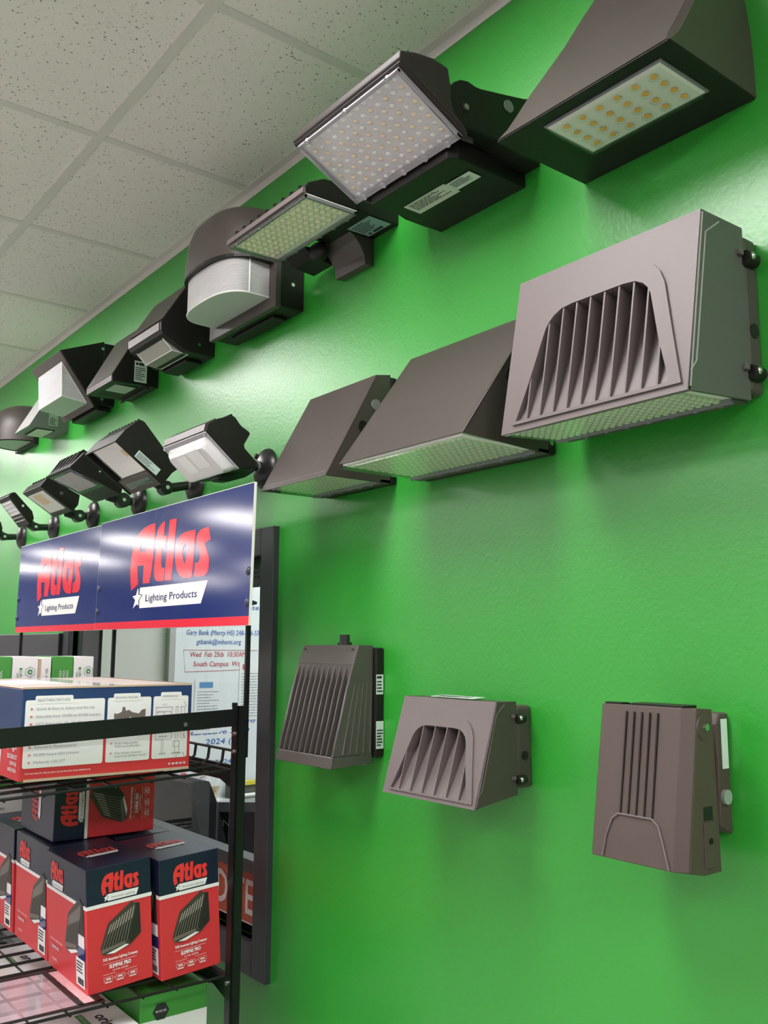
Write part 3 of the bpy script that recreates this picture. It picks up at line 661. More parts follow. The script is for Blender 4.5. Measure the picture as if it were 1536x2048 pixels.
for i in range(12): MB().prism([(.184, 2.316), (.205, 2.335), (.150, 2.352), (.150, 2.318)], -1.353+.0255*i, -1.350+.0255*i).build('cooling_fin', M_bronzeR, T)
fb = Fr((-1.285, -.130, 2.2915), (1, 0, 0), (0, 1, 0)); fb.n = Vector((0, 0, -1))
rating_label(fb, .115, .042, T, 7, 12, m=mat('warm_label', (.62, .66, .58), .5), badge=False)
fb = Fr((-1.168, -.126, 2.2905), (1, 0, 0), (0, 1, 0)); fb.n = Vector((0, 0, -1))
rating_label(fb, .062, .030, T, 6, 13, badge=False, name='listing_label')

# 3: small area light with flat lens plate
T = thing('flat_area_light', 'bronze light with a horizontal plate of cream LED lenses on a curved arm', 'wall light', (-1.606, 0, 2.298))
MB().prism([(.255, 2.350), (.252, 2.364), (.243, 2.377), (.205, 2.397), (.16, 2.402), (.125, 2.398), (.123, 2.355)], -1.764, -1.452).build('head_housing', M_bronzeD, T, bevel=.002)
MB().prism([(.258, 2.349), (.256, 2.362), (.251, 2.363), (.249, 2.350)], -1.766, -1.450).build('front_lip', M_bronzeL, T)
for i in range(9): MB().loft([[Vector((-1.75+.033*i, -.247, 2.366)), Vector((-1.744+.033*i, -.247, 2.366)), Vector((-1.744+.033*i, -.16, 2.392)), Vector((-1.75+.033*i, -.16, 2.392))], [Vector((-1.748+.033*i, -.246, 2.380)), Vector((-1.745+.033*i, -.246, 2.380)), Vector((-1.745+.033*i, -.16, 2.412)), Vector((-1.748+.033*i, -.16, 2.412))]]).build('cooling_fin', M_bronzeD, T)
fb = Fr((-1.764, -.249, 2.3515), (1, 0, 0), (0, 1, 0.01)); fb.n = Vector((0, 0, -1))
MB().fbox(fb, 0, .312, 0, .128, 0, .002).build('led_board', M_board, T)
k = MB()
for i in range(14):
    for j in range(7): k.sph(fb.p(.019+.0208*i, .010+.0155*j, .003), (.0078, .0070, .0045), 10)
k.build('lens_array', mat('cream_lens', (.95, .88, .66), .25, coat=.3), T, smooth=True)
MB().fbox(fb, 0, .312, 0, .128, .008, .0095).build('lens_cover', G_clear, T)
k = MB().fbox(fb, 0, .312, 0, .004, .003, .0095).fbox(fb, 0, .004, 0, .128, .003, .0095).fbox(fb, .308, .312, 0, .128, .003, .0095).fbox(fb, 0, .312, .122, .128, .003, .0095)
for i in range(6): k.cyl(fb.p(.03+.05*i, .126, .002), fb.p(.03+.05*i, .126, .011), .004, n=10); k.cyl(fb.p(.03+.05*i, .002, .002), fb.p(.03+.05*i, .002, .010), .003, n=10)
k.build('lens_gasket', mat('grey_gasket', (.22, .23, .23), .3), T)
MB().box(-1.640, -1.462, 0, .122, 2.361, 2.395).build('wall_box', M_bronzeD, T, bevel=.002)
fb = Fr((-1.546, -.078, 2.3605), (1, 0, 0), (0, 1, 0)); fb.n = Vector((0, 0, -1))
rating_label(fb, .080, .060, T, 6, 14, m=mat('teal_label', (.22, .36, .33), .5))
MB().prism([(0, 2.298), (.024, 2.296), (.027, 2.317), (.037, 2.334), (.049, 2.348), (.067, 2.3605), (0, 2.3605)], -1.666, -1.551).build('curved_arm', M_bronze, T, bevel=.001)
MB().sph((-1.655, -.080, 2.345), (.030, .022, .022), 16).build('knob', M_bronzeD, T, smooth=True)
MB().prism([(.03, 2.330), (.085, 2.335), (.12, 2.356), (.02, 2.3605)], -1.75, -1.667).build('driver_cover', M_bronzeD, T, bevel=.002)

# 4: wall pack with half round prismatic lens
T = thing('round_front_wall_pack', 'bronze wall pack with a domed hood and a large half round ribbed glass lens', 'wall light', (-2.008, 0, 2.273))
MB().box(-2.176, -1.838, 0, .070, 2.274, 2.404).build('back_box', M_bronzeD, T, bevel=.004)
MB().prism([(.068, 2.270), (.084, 2.270), (.084, 2.400), (.068, 2.400)], -2.182, -1.836).build('flange', M_bronze, T, bevel=.002)
def dee(cx, hw, df, d0, z, n=20, d1=None, back=0):
    pts = [Vector((cx-hw, -back, z))]
    for i in range(n+1):
        a = math.pi-math.pi*i/n; ca, sa = math.cos(a), math.sin(a)
        pts.append(Vector((cx+hw*math.copysign(abs(ca)**.75, ca), -(d0+(df-d0)*abs(sa)**.75), z)))
    pts.append(Vector((cx+hw, -back, z))); return pts
secs = []
for z, k in ((2.392, 1.0), (2.42, .995), (2.46, .975), (2.49, .945), (2.515, .88), (2.532, .78), (2.542, .62), (2.546, .40)):
    secs.append(dee(-2.008, .168*k, .075+.138*k, .06, z))
MB().loft(secs).build('hood', M_bronze, T, smooth=True)
MB().loft([dee(-2.008, .1685, .2135, .06, z) for z in (2.386, 2.3935)]).build('hood_rim', M_bronzeD, T)
secs = [dee(-2.008, .140, .200, .125, z, back=.084) for z in (2.302, 2.330, 2.36, 2.391)]
MB().loft(secs).build('prismatic_lens', G_ribH, T, smooth=True)
MB().loft([dee(-2.008, .1405, .2005, .125, 2.2995, back=.084), dee(-2.008, .1405, .2005, .125, 2.3025, back=.084)]).build('lens_base', G_bot, T)
k = MB(); ed = dee(-2.008, .140, .200, .125, 2.301, back=.084); k.tube(ed, .0022, 6); k.build('lens_bead', M_lensw, T, smooth=True)
k = MB()
for x in (-1.869, -2.147): k.tube([(x, -.138, 2.302), (x, -.138, 2.39)], .0022, 6)
k.build('lens_corner_bead', M_lensw, T)
MB().box(-2.10, -1.90, .084, .088, 2.305, 2.385).build('inner_reflector', M_refl, T)
for a in (137, 142, 147):
    pts = []
    for z, k in ((2.40, 1.0), (2.42, .995), (2.46, .975), (2.48, .955)):
        ca, sa = math.cos(R(a)), math.sin(R(a)); pts.append((-2.008-.168*k*abs(ca)**.75, -(.06+(.015+.138*k)*sa**.75), z))
    MB().tube(pts, .0012, 5).build('hood_groove', M_dark, T)
MB().cyl((-1.838, -.035, 2.335), (-1.834, -.035, 2.335), .005, n=12).build('side_screw', M_steel, T)
MB().box(-2.12, -1.90, .01, .05, 2.266, 2.275).build('bottom_boss', M_bronzeD, T, bevel=.003)

# 5 and 6: wall packs with folded roofs
def roof_pack(name, x0, x1, roof, side_extra, label):
    T = thing(name, label, 'wall light', ((x0+x1)/2, 0, min(z for d, z in side_extra)))
    return T
T = thing('angular_wall_pack', 'dark wall pack with sloping roof and wedge shaped glass lens, beside the domed hood', 'wall light', (-2.42, 0, 2.277))
x0, x1 = -2.537, -2.310
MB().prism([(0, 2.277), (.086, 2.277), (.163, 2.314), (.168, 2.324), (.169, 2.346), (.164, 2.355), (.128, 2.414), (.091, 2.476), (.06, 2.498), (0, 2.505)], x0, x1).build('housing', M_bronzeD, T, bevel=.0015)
MB().prism([(.1675, 2.3235), (.1705, 2.3235), (.1715, 2.346), (.1685, 2.346)], x0+.002, x1-.010).build('lit_lip_strip', M_bronzeL, T, label='roof lip coloured paler for the light on it')  # paler bronze paints in the light on the roof lip
MB().prism([(.090, 2.477), (.1645, 2.3555), (.1665, 2.3560), (.092, 2.4785)], x0, x1).build('lit_roof_skin', M_bronze, T)  # lighter copy of the housing bronze on the lit slope
a_, b_ = x0+.022, x1-.026
MB().prism([(.154, 2.312), (.121, 2.280), (.072, 2.277), (.080, 2.284), (.150, 2.314)], a_, b_).build('wedge_lens', G_ribF, T)
k = MB()
for x in (a_, b_): k.tube([(x, -.154, 2.312), (x, -.121, 2.280), (x, -.072, 2.277), (x, -.154, 2.312)], .0014, 6)
for p in ((.154, 2.312), (.121, 2.280), (.072, 2.277)): k.tube([(a_, -p[0], p[1]), (b_, -p[0], p[1])], .0013, 6)
k.build('lens_edge', M_lensw, T, smooth=True)
MB().prism([(.148, 2.311), (.078, 2.279), (.080, 2.283), (.148, 2.314)], a_+.004, b_-.004).build('inner_reflector', M_refl, T)
MB().cyl((x1, -.051, 2.303), (x1+.003, -.051, 2.303), .005, n=12).build('side_screw', M_steel, T)
MB().box(x0+.01, x1-.06, .01, .062, 2.268, 2.278).build('bottom_boss', M_bronzeD, T, bevel=.003)

T = thing('small_angular_wall_pack', 'smaller dark wall pack with a pale label on its side and flat glass below', 'wall light', (-2.81, 0, 2.268))
x0, x1 = -2.917, -2.697
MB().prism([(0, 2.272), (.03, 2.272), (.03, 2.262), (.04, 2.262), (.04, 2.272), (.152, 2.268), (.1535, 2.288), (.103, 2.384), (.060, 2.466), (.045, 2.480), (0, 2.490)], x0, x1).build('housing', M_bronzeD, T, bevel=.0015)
MB().prism([(.1525, 2.269), (.155, 2.269), (.1555, 2.2875), (.153, 2.2885)], x0+.002, x1-.002).build('lit_lip_strip', M_bronzeL, T, label='roof lip coloured paler for the light on it')  # lip light put into a paler bronze strip
MB().prism([(.1535, 2.289), (.1555, 2.2895), (.062, 2.4675), (.0605, 2.466)], x0, x1).build('lit_roof_skin', M_bronze, T)  # roof slope coloured lighter than the sides, as if lit
MB().box(x0+.03, x1-.03, .055, .132, 2.2685, 2.2700).build('lens_opening', M_dark, T)
MB().box(x0+.10, x1-.032, .062, .130, 2.2675, 2.2683).build('bottom_glass', G_bot, T)
rating_label(FX(x1+.0005, .083, 2.279), .042, .069, T, 7, 17)

# 7: large wall pack with deep box lens on a tilted flange
T = thing('box_lens_wall_pack', 'bronze wall pack with a deep clear box lens on a tilted flange', 'wall light', (-3.22, 0, 2.276))
x0, x1 = -3.372, -3.070
MB().box(x0+.005, x1+.002, 0, .048, 2.287, 2.512).build('back_box', M_bronzeD, T, bevel=.004)
MB().prism([(.046, 2.518), (.201, 2.455), (.071, 2.277), (.046, 2.288)], x0, x1).build('housing', M_bronzeD, T, bevel=.002)
ff = fr_dz(x0-.002, .071, 2.276, (1, 0, 0), (0, .130, .179)); Lf = math.hypot(.13, .179)
if ff.n.y > 0: ff.n = -ff.n
MB().fbox(ff, 0, .306, 0, Lf, -.003, .003).build('flange', M_bronze, T, bevel=.001)
a_, b_ = x0+.026, x1-.030
pl = [(.182, 2.423), (.175, 2.304), (.088, 2.293)]
MB().prism([(.182, 2.423), (.175, 2.304), (.088, 2.293)], a_, b_).build('box_lens', glass_mat('ribbed_box_glass', (.92, .93, .93), .05, .10, .60, (.84, .84, .86), ribs=(42, (0, 0.12, 0), 'Z')), T)
MB().prism([(.173, 2.3025), (.088, 2.2915), (.088, 2.2925), (.173, 2.3035)], a_, b_).build('lens_base', G_bot, T)
k = MB()
for x in (a_, b_):
    for p, q in zip(pl, pl[1:]+pl[:1]): k.tube([(x, -p[0], p[1]), (x, -q[0], q[1])], .0020, 6)
for p in pl: k.tube([(a_, -p[0], p[1]), (b_, -p[0], p[1])], .0020, 6)
k.build('lens_edge', M_lensw, T, smooth=True)
for z, d in ((2.489, .052), (2.306, .047)): MB().cyl((x1, -d, z), (x1+.005, -d, z), .0055, n=12).build('side_screw', M_steel, T)
MB().box(x0+.03, x1-.02, .008, .055, 2.270, 2.288).build('bottom_boss', M_bronzeD, T, bevel=.004)

# 8: small grey wall pack
T = thing('grey_wall_pack', 'small light grey wall pack with a sloping hood beside the dark dome', 'wall light', (-3.63, 0, 2.285))
x0, x1 = -3.727, -3.540
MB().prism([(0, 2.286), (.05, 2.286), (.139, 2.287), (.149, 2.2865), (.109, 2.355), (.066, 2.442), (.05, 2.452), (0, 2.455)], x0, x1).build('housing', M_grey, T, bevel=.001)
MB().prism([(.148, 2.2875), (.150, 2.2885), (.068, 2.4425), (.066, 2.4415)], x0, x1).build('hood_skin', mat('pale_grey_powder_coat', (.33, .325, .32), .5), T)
MB().box(x0+.025, x1-.02, .045, .118, 2.283, 2.2862).build('lens_opening', M_dark, T)
k = MB()
for i in range(9): k.box(x0+.03+.0155*i, x0+.040+.0155*i, .052, .112, 2.281, 2.2835)
k.build('lens_slats', M_board, T)
rating_label(FX(x1+.0005, .078, 2.298), .036, .045, T, 7, 19, m=mat('silver_label', (.45, .50, .50), .5), badge=False)

# 9: dome
T = thing('dome_wall_light', 'dark half dome wall light with a flat pale lens below, leftmost of the top row', 'wall light', (-4.05, 0, 2.29))

MB().box(-4.170, -3.905, 0, .022, 2.296, 2.345).build('back_plate', M_bronzeD, T, bevel=.002)
def hd_(k, z, n=24):
    return [Vector((-4.045+.128*k*math.cos(math.pi*i/n), -(.012+.150*k*math.sin(math.pi*i/n)), z)) for i in range(n+1)]
MB().loft([hd_(1.0, 2.312), hd_(1.0, 2.36), hd_(.97, 2.395), hd_(.90, 2.425), hd_(.78, 2.450), hd_(.60, 2.468), hd_(.40, 2.479), hd_(.15, 2.484)]).build('dome', M_bronze, T, smooth=True)
MB().loft([hd_(.90, 2.3095), hd_(.90, 2.3125)]).build('flat_lens', G_bot, T)
MB().tube(hd_(.97, 2.3115), .004, 8).build('dome_rim', M_bronzeD, T, smooth=True)

# ------------------------------------------------------------------ knuckle mounted flood lights above the signs
def plate_arm(T, xc, joint, jr=.022, straight=False, head_end=None):
    f = FY(xc, .0, 1.9115)
    MB().dome(f, .052, .054, .026, base=-.0).build('wall_plate', M_blackp, T, smooth=True)
    MB().fbox(f, -.012, .012, -.004, .010, .020, .0275).build('plate_plug', M_dark, T, bevel=.002)
    jd, jz = joint
    MB().cyl((xc, -.022, 1.910), (xc, -(jd-.006), jz), .0125, .014, n=16).build('arm', M_blackp, T, smooth=True)
    MB().cyl((xc, -.024, 1.910), (xc, -.030, 1.910), .0145, n=16).build('lock_nut', mat('nut_grey', (.25, .24, .22), .4), T)
    MB().cyl((xc-.017, -jd, jz), (xc+.017, -jd, jz), jr, n=24).build('knuckle', M_blackp, T, bevel=.003)
    MB().cyl((xc+.017, -jd, jz), (xc+.020, -jd, jz), .006, n=12).build('knuckle_screw', M_steel, T)
    if head_end:
        MB().cyl((xc, -jd, jz), (xc, -head_end[0], head_end[1]), .016, .020, n=16).build('knuckle_neck', M_blackp, T, smooth=True)
def lens_frame(xc, w, top, bot):
    f = fr_dz(xc-w/2, bot[0], bot[1], (1, 0, 0), (0, top[0]-bot[0], top[1]-bot[1]))
    if f.n.y > 0: f.n = -f.n
    return f, w, math.hypot(top[0]-bot[0], top[1]-bot[1])
def recess(f, w, L, parent, mw, depth=.018, a0=.08, a1=.92, b0=.1, b1=.9, m=None):
    """four visor walls around the opening plus its floor"""
    m = m or M_bronzeD
    k = MB(); t = .003
    k.fbox(f, 0, t, 0, L, -depth, 0).fbox(f, w-t, w, 0, L, -depth, 0).fbox(f, t, w-t, 0, L*b0, -depth, -.002).fbox(f, t, w-t, L*b1, L, -depth, -.002)
    k.build('bezel', m, parent, bevel=.0008, seg=1)

# a (leftmost visible head, small LED flood)
def small_flood(dx, label):
    xc = -3.631+dx
    T = thing('small_flood_light', label, 'flood light', (xc, 0, 1.86))
    f, w, L = lens_frame(xc, .141, (.205, 2.008), (.120, 1.910))
    MB().prism([(.205, 2.008), (.196, 2.022), (.180, 2.026), (.112, 1.958), (.104, 1.932), (.112, 1.910), (.120, 1.907)], xc-w/2, xc+w/2).build('housing', M_bronzeD, T, bevel=.006)
    MB().fbox(f, .012, w-.012, L*.10, L*.86, -.001, .0012).build('led_panel', M_boardw, T)
    k = MB()
    for i in range(7):
        for j in range(6): k.sph(f.p(.020+.0168*i, L*.16+L*.125*j, .001), (.005, .005, .0018), 8)
    k.build('lens_array', M_lensw, T, smooth=True)
    MB().cyl((xc+w/2, -.150, 1.975), (xc+w/2+.003, -.150, 1.975), .005, n=12).build('side_screw', M_steel, T)
    plate_arm(T, xc, (.080, 1.906), .016, head_end=(.112, 1.924))
    return T
small_flood(0, 'small dark flood light with a white LED panel, leftmost complete flood')
small_flood(-.417, 'wall plate and knuckle of a flood light cut off by the left edge')
# b
xc = -3.209
T = thing('reflector_flood_light', 'dark flood light with a flat pale reflector and yellow chip', 'flood light', (xc, 0, 1.85))
f, w, L = lens_frame(xc, .198, (.228, 1.980), (.113, 1.908))
MB().prism([(.228, 1.982), (.208, 2.010), (.196, 2.012), (.090, 1.966), (.094, 1.930), (.113, 1.906)], xc-w/2, xc+w/2).build('housing', M_bronzeD, T, bevel=.0025)
for i in range(6): MB().prism([(.205, 2.008), (.198, 2.022), (.12, 1.990), (.12, 1.975)], xc-.08+.028*i, xc-.074+.028*i).build('cooling_fin', M_bronzeD, T)
MB().fbox(f, .020, w-.020, L*.16, L*.86, -.001, .0012).build('reflector', M_refl, T)
MB().fbox(f, .055, w-.065, L*.45, L*.82, .0012, .0022).build('led_chip', M_cob, T, bevel=.0004)
MB().fbox(f, .020, w-.020, L*.16, L*.86, .0045, .0055).build('lens_glass', G_clear, T)
MB().cyl((xc+w/2, -.155, 1.965), (xc+w/2+.003, -.155, 1.965), .006, n=12).build('side_screw', M_bronzeL, T)
plate_arm(T, xc, (.058, 1.905), .022, head_end=(.100, 1.918))
# c
xc = -2.801
T = thing('ribbed_flood_light', 'black flood light with striped grey LED panel and finned back', 'flood light', (xc, 0, 1.85))
f, w, L = lens_frame(xc, .216, (.271, 1.977), (.109, 1.914))
MB().prism([(.272, 1.979), (.262, 1.990), (.228, 2.030), (.215, 2.034), (.108, 1.966), (.104, 1.935), (.109, 1.912)], xc-w/2, xc+w/2).build('housing', M_bronzeD, T, bevel=.002)
for i in range(6): MB().prism([(.262, 1.992), (.235, 2.034), (.222, 2.044), (.12, 1.985), (.12, 1.975), (.22, 2.02)], xc-.10+.034*i, xc-.092+.034*i).build('cooling_fin', M_bronzeD, T)
MB().fbox(f, .008, w-.008, L*.03, L*.97, -.0005, .0008).build('front_panel', mat('gloss_black', (.012, .010, .014), .12), T)
MB().fbox(f, .030, w-.030, L*.40, L*.90, .0008, .002).build('led_panel', mat('grey_led_panel', (.42, .40, .40), .5), T)
k = MB()
for i in range(8): k.fbox(f, .032+.0198*i, .034+.0198*i, L*.40, L*.90, .002, .0032)
k.build('panel_ribs', M_boardw, T)
MB().cyl((xc+w/2, -.180, 1.975), (xc+w/2+.002, -.180, 1.975), .003, n=10).build('side_screw', M_steel, T)
plate_arm(T, xc, (.062, 1.911), .024, head_end=(.108, 1.925))
# d
xc = -2.399
T = thing('visor_flood_light', 'large black flood light with deep visor, faceted white reflector and a label on its side', 'flood light', (xc, 0, 1.85))
f, w, L = lens_frame(xc, .221, (.293, 1.982), (.156, 1.880))
dp = .045
nb = lambda p, c: p
ins = [f.p(0, L, -dp), f.p(0, 0, -dp)]
d1, z1 = -ins[0].y, ins[0].z; d2, z2 = -ins[1].y, ins[1].z
MB().prism([(d1, z1), (.232, 2.048), (.222, 2.051), (.212, 2.046), (.114, 1.936), (.114, 1.928), (d2, z2)], xc-w/2, xc+w/2).build('housing', M_bronzeD, T, bevel=.001)
MB().fbox(f, 0, .0035, 0, L, -dp, 0).fbox(f, w-.0035, w, 0, L, -dp, 0).fbox(f, .0035, w-.0035, L-.0035, L, -dp, 0).build('visor', M_bronzeD, T)
MB().fbox(f, .0035, w-.0035, 0, L*.30, -dp, -.004).build('lower_bezel', M_bronze, T, bevel=.001)
MB().fbox(f, .03, w-.03, L*.08, L*.22, -.0045, -.003).build('sensor_window', M_sensor, T, bevel=.0005)
c0, c1 = -dp+.0005, -.012
k = MB(); cxm, cym = w/2, L*.64
q0 = [f.p(.030, L*.32, c1), f.p(w-.014, L*.32, c1), f.p(w-.014, L*.97, c1), f.p(.030, L*.97, c1)]
q1 = [f.p(cxm-.016, cym-.012, c0), f.p(cxm+.016, cym-.012, c0), f.p(cxm+.016, cym+.012, c0), f.p(cxm-.016, cym+.012, c0)]
for i in range(4): k.face([q0[i], q0[(i+1) % 4], q1[(i+1) % 4], q1[i]])
k.build('faceted_reflector', M_refl, T)
MB().fbox(f, cxm-.016, cxm+.016, cym-.012, cym+.012, c0-.0002, c0+.002).build('led_chip', M_cob, T)
k = MB()
for i in range(4): k.tube([q0[i], q1[i]], .0011, 5); k.tube([q1[i], q1[(i+1) % 4]], .0009, 5)
k.build('reflector_edges', M_lensw, T)
MB().fbox(f, .0035, w-.0035, L*.30, L-.0035, -.010, -.009).build('lens_glass', G_clear, T)
for i in range(10): MB().prism([(.240, 2.040), (.226, 2.056), (.13, 1.955), (.13, 1.95)], xc-.105+.0225*i, xc-.101+.0225*i).build('cooling_fin', M_bronzeD, T)
fl = Fr((xc+w/2+.0005, -.226, 1.967), (0, .062, -.044), (0, .044, .062)); fl.n = Vector((1, 0, 0))
lb = MB().fbox(fl, 0, .078, -.022, 0, 0, .0006).build('rating_label', mat('mint_label', (.52, .66, .60), .5), T, label='pale mint rating label')
k = MB(); lines(k, fl, .004, .074, -.020, -.003, 6, c=.0008, seed=21); k.build('label_print', M_ink, lb)
plate_arm(T, xc, (.098, 1.893), .020, head_end=(.130, 1.915))
# e
xc = -2.002
T = thing('lens_flood_light', 'dark flood light with a milky bulging lens, rightmost flood beside the cut-off lights', 'flood light', (xc, 0, 1.84))
f, w, L = lens_frame(xc, .229, (.233, 1.944), (.142, 1.867))
MB().prism([(.234, 1.944), (.230, 1.962), (.205, 1.978), (.166, 1.993), (.156, 1.990), (.140, 1.972), (.117, 1.960), (.114, 1.955), (.130, 1.926), (.128, 1.918), (.093, 1.888), (.100, 1.872), (.140, 1.866)], xc-w/2, xc+w/2).build('housing', M_bronzeD, T, bevel=.003)
MB().prism([(.2335, 1.945), (.236, 1.946), (.2325, 1.963), (.206, 1.980), (.205, 1.978), (.2295, 1.962)], xc-w/2+.004, xc+w/2-.004).build('top_bezel', M_bronze, T)
for i in range(14): MB().prism([(.175, 1.990), (.160, 2.0), (.140, 1.978), (.14, 1.97)], xc-.105+.0155*i, xc-.100+.0155*i).build('cooling_fin', M_bronzeD, T)
MB().fbox(f, .002, w-.002, 0, L, -.001, .003).build('lens_flange', mat('grey_clear_flange', (.36, .35, .38), .25), T, bevel=.001)
def rr(a0, a1, b0, b1, c, r=.012, n=4):
    pts = []
    for (ca, cb, s0) in ((a1-r, b1-r, 0), (a0+r, b1-r, 90), (a0+r, b0+r, 180), (a1-r, b0+r, 270)):
        for i in range(n+1):
            an = R(s0+90*i/n); pts.append(f.p(ca+r*math.cos(an), cb+r*math.sin(an), c))
    return pts
MB().loft([rr(.008, w-.008, .004, L-.012, .003), rr(.014, w-.014, .008, L-.018, .016), rr(.022, w-.022, .014, L-.026, .024)]).build('bulging_lens', M_diff, T, smooth=True)
MB().fbox(f, .06, .11, L*.30, L*.75, .0245, .0248).fbox(f, .12, .18, L*.35, L*.8, .0245, .0248).build('lens_facets', M_lensw, T)
for a, b in ((.006, L-.005), (w-.006, L-.005), (w-.006, .006), (.006, .006)): MB().cyl(f.p(a, b, .002), f.p(a, b, .0065), .0045, n=10).build('flange_screw', M_steel, T)
MB().cyl((xc, -.022, 1.905), (xc, -.045, 1.902), .012, n=16).build('arm', M_blackp, T)
MB().cyl((xc, -.026, 1.905), (xc, -.031, 1.904), .0145, n=16).build('lock_nut', mat('nut_grey', (.25, .24, .22), .4), T)
MB().loft([[Vector((xc+a*.022, -d, z+b*.5)) for a, b in ((-1, -h), (1, -h), (1, h), (-1, h))] for d, z, h in ((.040, 1.902, .026), (.070, 1.890, .044), (.115, 1.880, .056), (.150, 1.868, .034))]).build('knuckle', M_blackp, T, bevel=.008, seg=3)
fp = FY(xc, 0, 1.9)
pl = MB().dome(fp, .054, .054, .026).build('wall_plate', M_blackp, T, smooth=True)
MB().cyl(fp.p(-.018, .032, .012), fp.p(-.020, .035, .024), .007, n=14).build('plate_hole', M_dark, pl)

# ------------------------------------------------------------------ wire racks below the signs
XR, XL = -1.752, -2.585           # outer faces of the end posts
def wire_rack(label):
    T = thing('wire_rack', label, 'rack', ((XR+XL)/2, .49, 0), 'black wire racks in front of the wall')
    for x0, x1 in ((XR-.032, XR-.007), (XL+.007, XL+.032)):
        for d0, d1, zt in ((.178, .200, 1.322), (.790, .812, 1.322)):
            k = MB()
            xa, xb = (x1-.004, x1) if x0 > -2 else (x0, x0+.004)
            k.box(xa, xb, d0, d1, 0, zt).box(x0, x1, d1-.004 if d0 < .3 else d0, d1 if d0 < .3 else d0+.004, 0, zt)
            p = k.build('post', M_black, T)
            if d0 < .3:
                for z in (1.262, 1.225, .76): MB().cyl((x0+.010, -d1, z), (x0+.010, -d1-.003, z), .0045, n=12).build('post_bolt', M_steel, p)
                MB().box(x0+.002, x0+.012, d1-.006, d1+.002, 1.318, 1.328).build('post_clip', M_black, p)
        xs_ = x0+.008 if x0 > -2 else x1-.012
        MB().hexa([Vector((xs_, -.195, 1.279)), Vector((xs_+.004, -.195, 1.279)), Vector((xs_+.004, -.795, 1.258)), Vector((xs_, -.795, 1.258))],
                  [Vector((xs_, -.195, 1.315)), Vector((xs_+.004, -.195, 1.315)), Vector((xs_+.004, -.795, 1.294)), Vector((xs_, -.795, 1.294))]).build('end_rail', M_black, T)
        MB().cyl((xs_+.004, -.315, 1.288), (xs_+.006, -.315, 1.288), .0045, n=14).build('rail_rivet', M_steel, T)
    for x in (XR-.037, XL+.026):
        MB().box(x, x+.007, .160, .170, 1.21, 1.78).build('sign_upright', M_black, T)
    def shelf(z, slope, sp, lip):
        S = MB()
        S.tube([(XR-.032, -.20, z), (XR-.032, -.79, z-slope*.6)], .0030)
        S.tube([(XL+.032, -.20, z), (XL+.032, -.79, z-slope*.6)], .0030)
        for d in (.20, .79): S.tube([(XR-.032, -d, z-slope*(d-.2)), (XL+.032, -d, z-slope*(d-.2))], .0035)
        for i in range(8): d = .235+.0715*i; S.tube([(XR-.032, -d, z-.004-slope*(d-.2)), (XL+.032, -d, z-.004-slope*(d-.2))], .0022)
        S.build('shelf_frame', M_black, T)
        n = int((XR-XL-.08)/sp)
        for i in range(n+1):
            x = XR-.103-sp*i
            if x < XL+.04: break
            pts = [(x, -.79, z-slope*.59)]
            if lip: pts += [(x, -.205, z), (x, -.190, z+.004), (x, -.183, z+.012), (x, -.180, z+.036)]
            else: pts += [(x, -.20, z)]
            MB().tube(pts, .0034).build('shelf_wire', M_black, T, smooth=True)
        if lip: MB().tube([(XR-.03, -.180, z+.037), (XL+.03, -.180, z+.037)], .0030).build('back_wire', M_black, T)
    shelf(1.186, .035, .067, True)
    shelf(.771, .0, .0665, False)
    shelf(.480, .0, .0665, False)
    for z in (1.170, .742, .455):
        MB().prism([(.176, z-.012), (.182, z-.012), (.182, z+.022), (.176, z+.022)], XL+.03, XR-.03).build('back_beam', M_black, T)
        MB().hexa([Vector((XR-.032, -.183, z-.034)), Vector((XR-.032, -.175, z-.034)), Vector((XR-.032, -.175, z+.022)), Vector((XR-.032, -.183, z+.022))],
                  [Vector((XR-.16, -.183, z+.002)), Vector((XR-.16, -.175, z+.002)), Vector((XR-.16, -.175, z+.022)), Vector((XR-.16, -.183, z+.022))]).build('gusset', M_black, T)
    return T
rk = wire_rack('black wire rack at the right, carrying the red lamp boxes and the large carton')
def copy_tree(o, parent=None):
    c = o.copy(); C.objects.link(c)
    if parent is not None: c.parent = parent
    for ch in list(o.children): copy_tree(ch, c)
    return c
rk2 = copy_tree(rk); rk2.location.x -= .874; rk2['label'] = 'black wire rack further left, behind the green and white cartons'

# ------------------------------------------------------------------ the two signs
def sign(x0, x1, d, label, dt):
    T = thing('shop_sign', label, 'sign', ((x0+x1)/2, d, 1.493), 'blue shop signs above the racks')
    F = fr_dz(x0, d, 1.493, (1, 0, 0), (0, -dt, .312)); w, h = x1-x0, .3125
    if F.n.y > 0: F.n = -F.n
    MB().fbox(F, 0, w, 0, h, -.006, 0).build('board', M_foam, T)
    MB().fbox(F, .0015, w-.0015, .020, h-.0015, 0, .0004).build('navy_field', M_signnavy, T)
    MB().fbox(F, .0015, w-.0015, .0005, .020, 0, .0004).build('red_stripe', M_signred, T)
    logo(F, .2658*w, .1719*h, .518*w, .703*h, T, 'Lighting Products', M_signred, M_signwhite, M_signnavy)
    for u, v in ((.988, .375), (.990, .156), (.021, .376), (.019, .165)):
        bo = MB().dome(Fr(F.p(u*w, v*h, .0003), (1, 0, 0), (0, 0, 1)), .008, .010, .006).cyl(F.p(u*w, v*h, -.022 if u > .5 and d > .19 else -.010), F.p(u*w, v*h, -.006), .003, .007, n=10)
        bo.build('push_rivet', mat('navy_plastic', (.03, .035, .07), .35), T, smooth=True)
    return T
sign(-2.618, -1.722, .200, 'navy sign with red and white logo, nearer and right of the two', .006)
sign(-3.438, -2.620, .185, 'navy sign with red and white logo, left of the two and partly overlapped', .004)

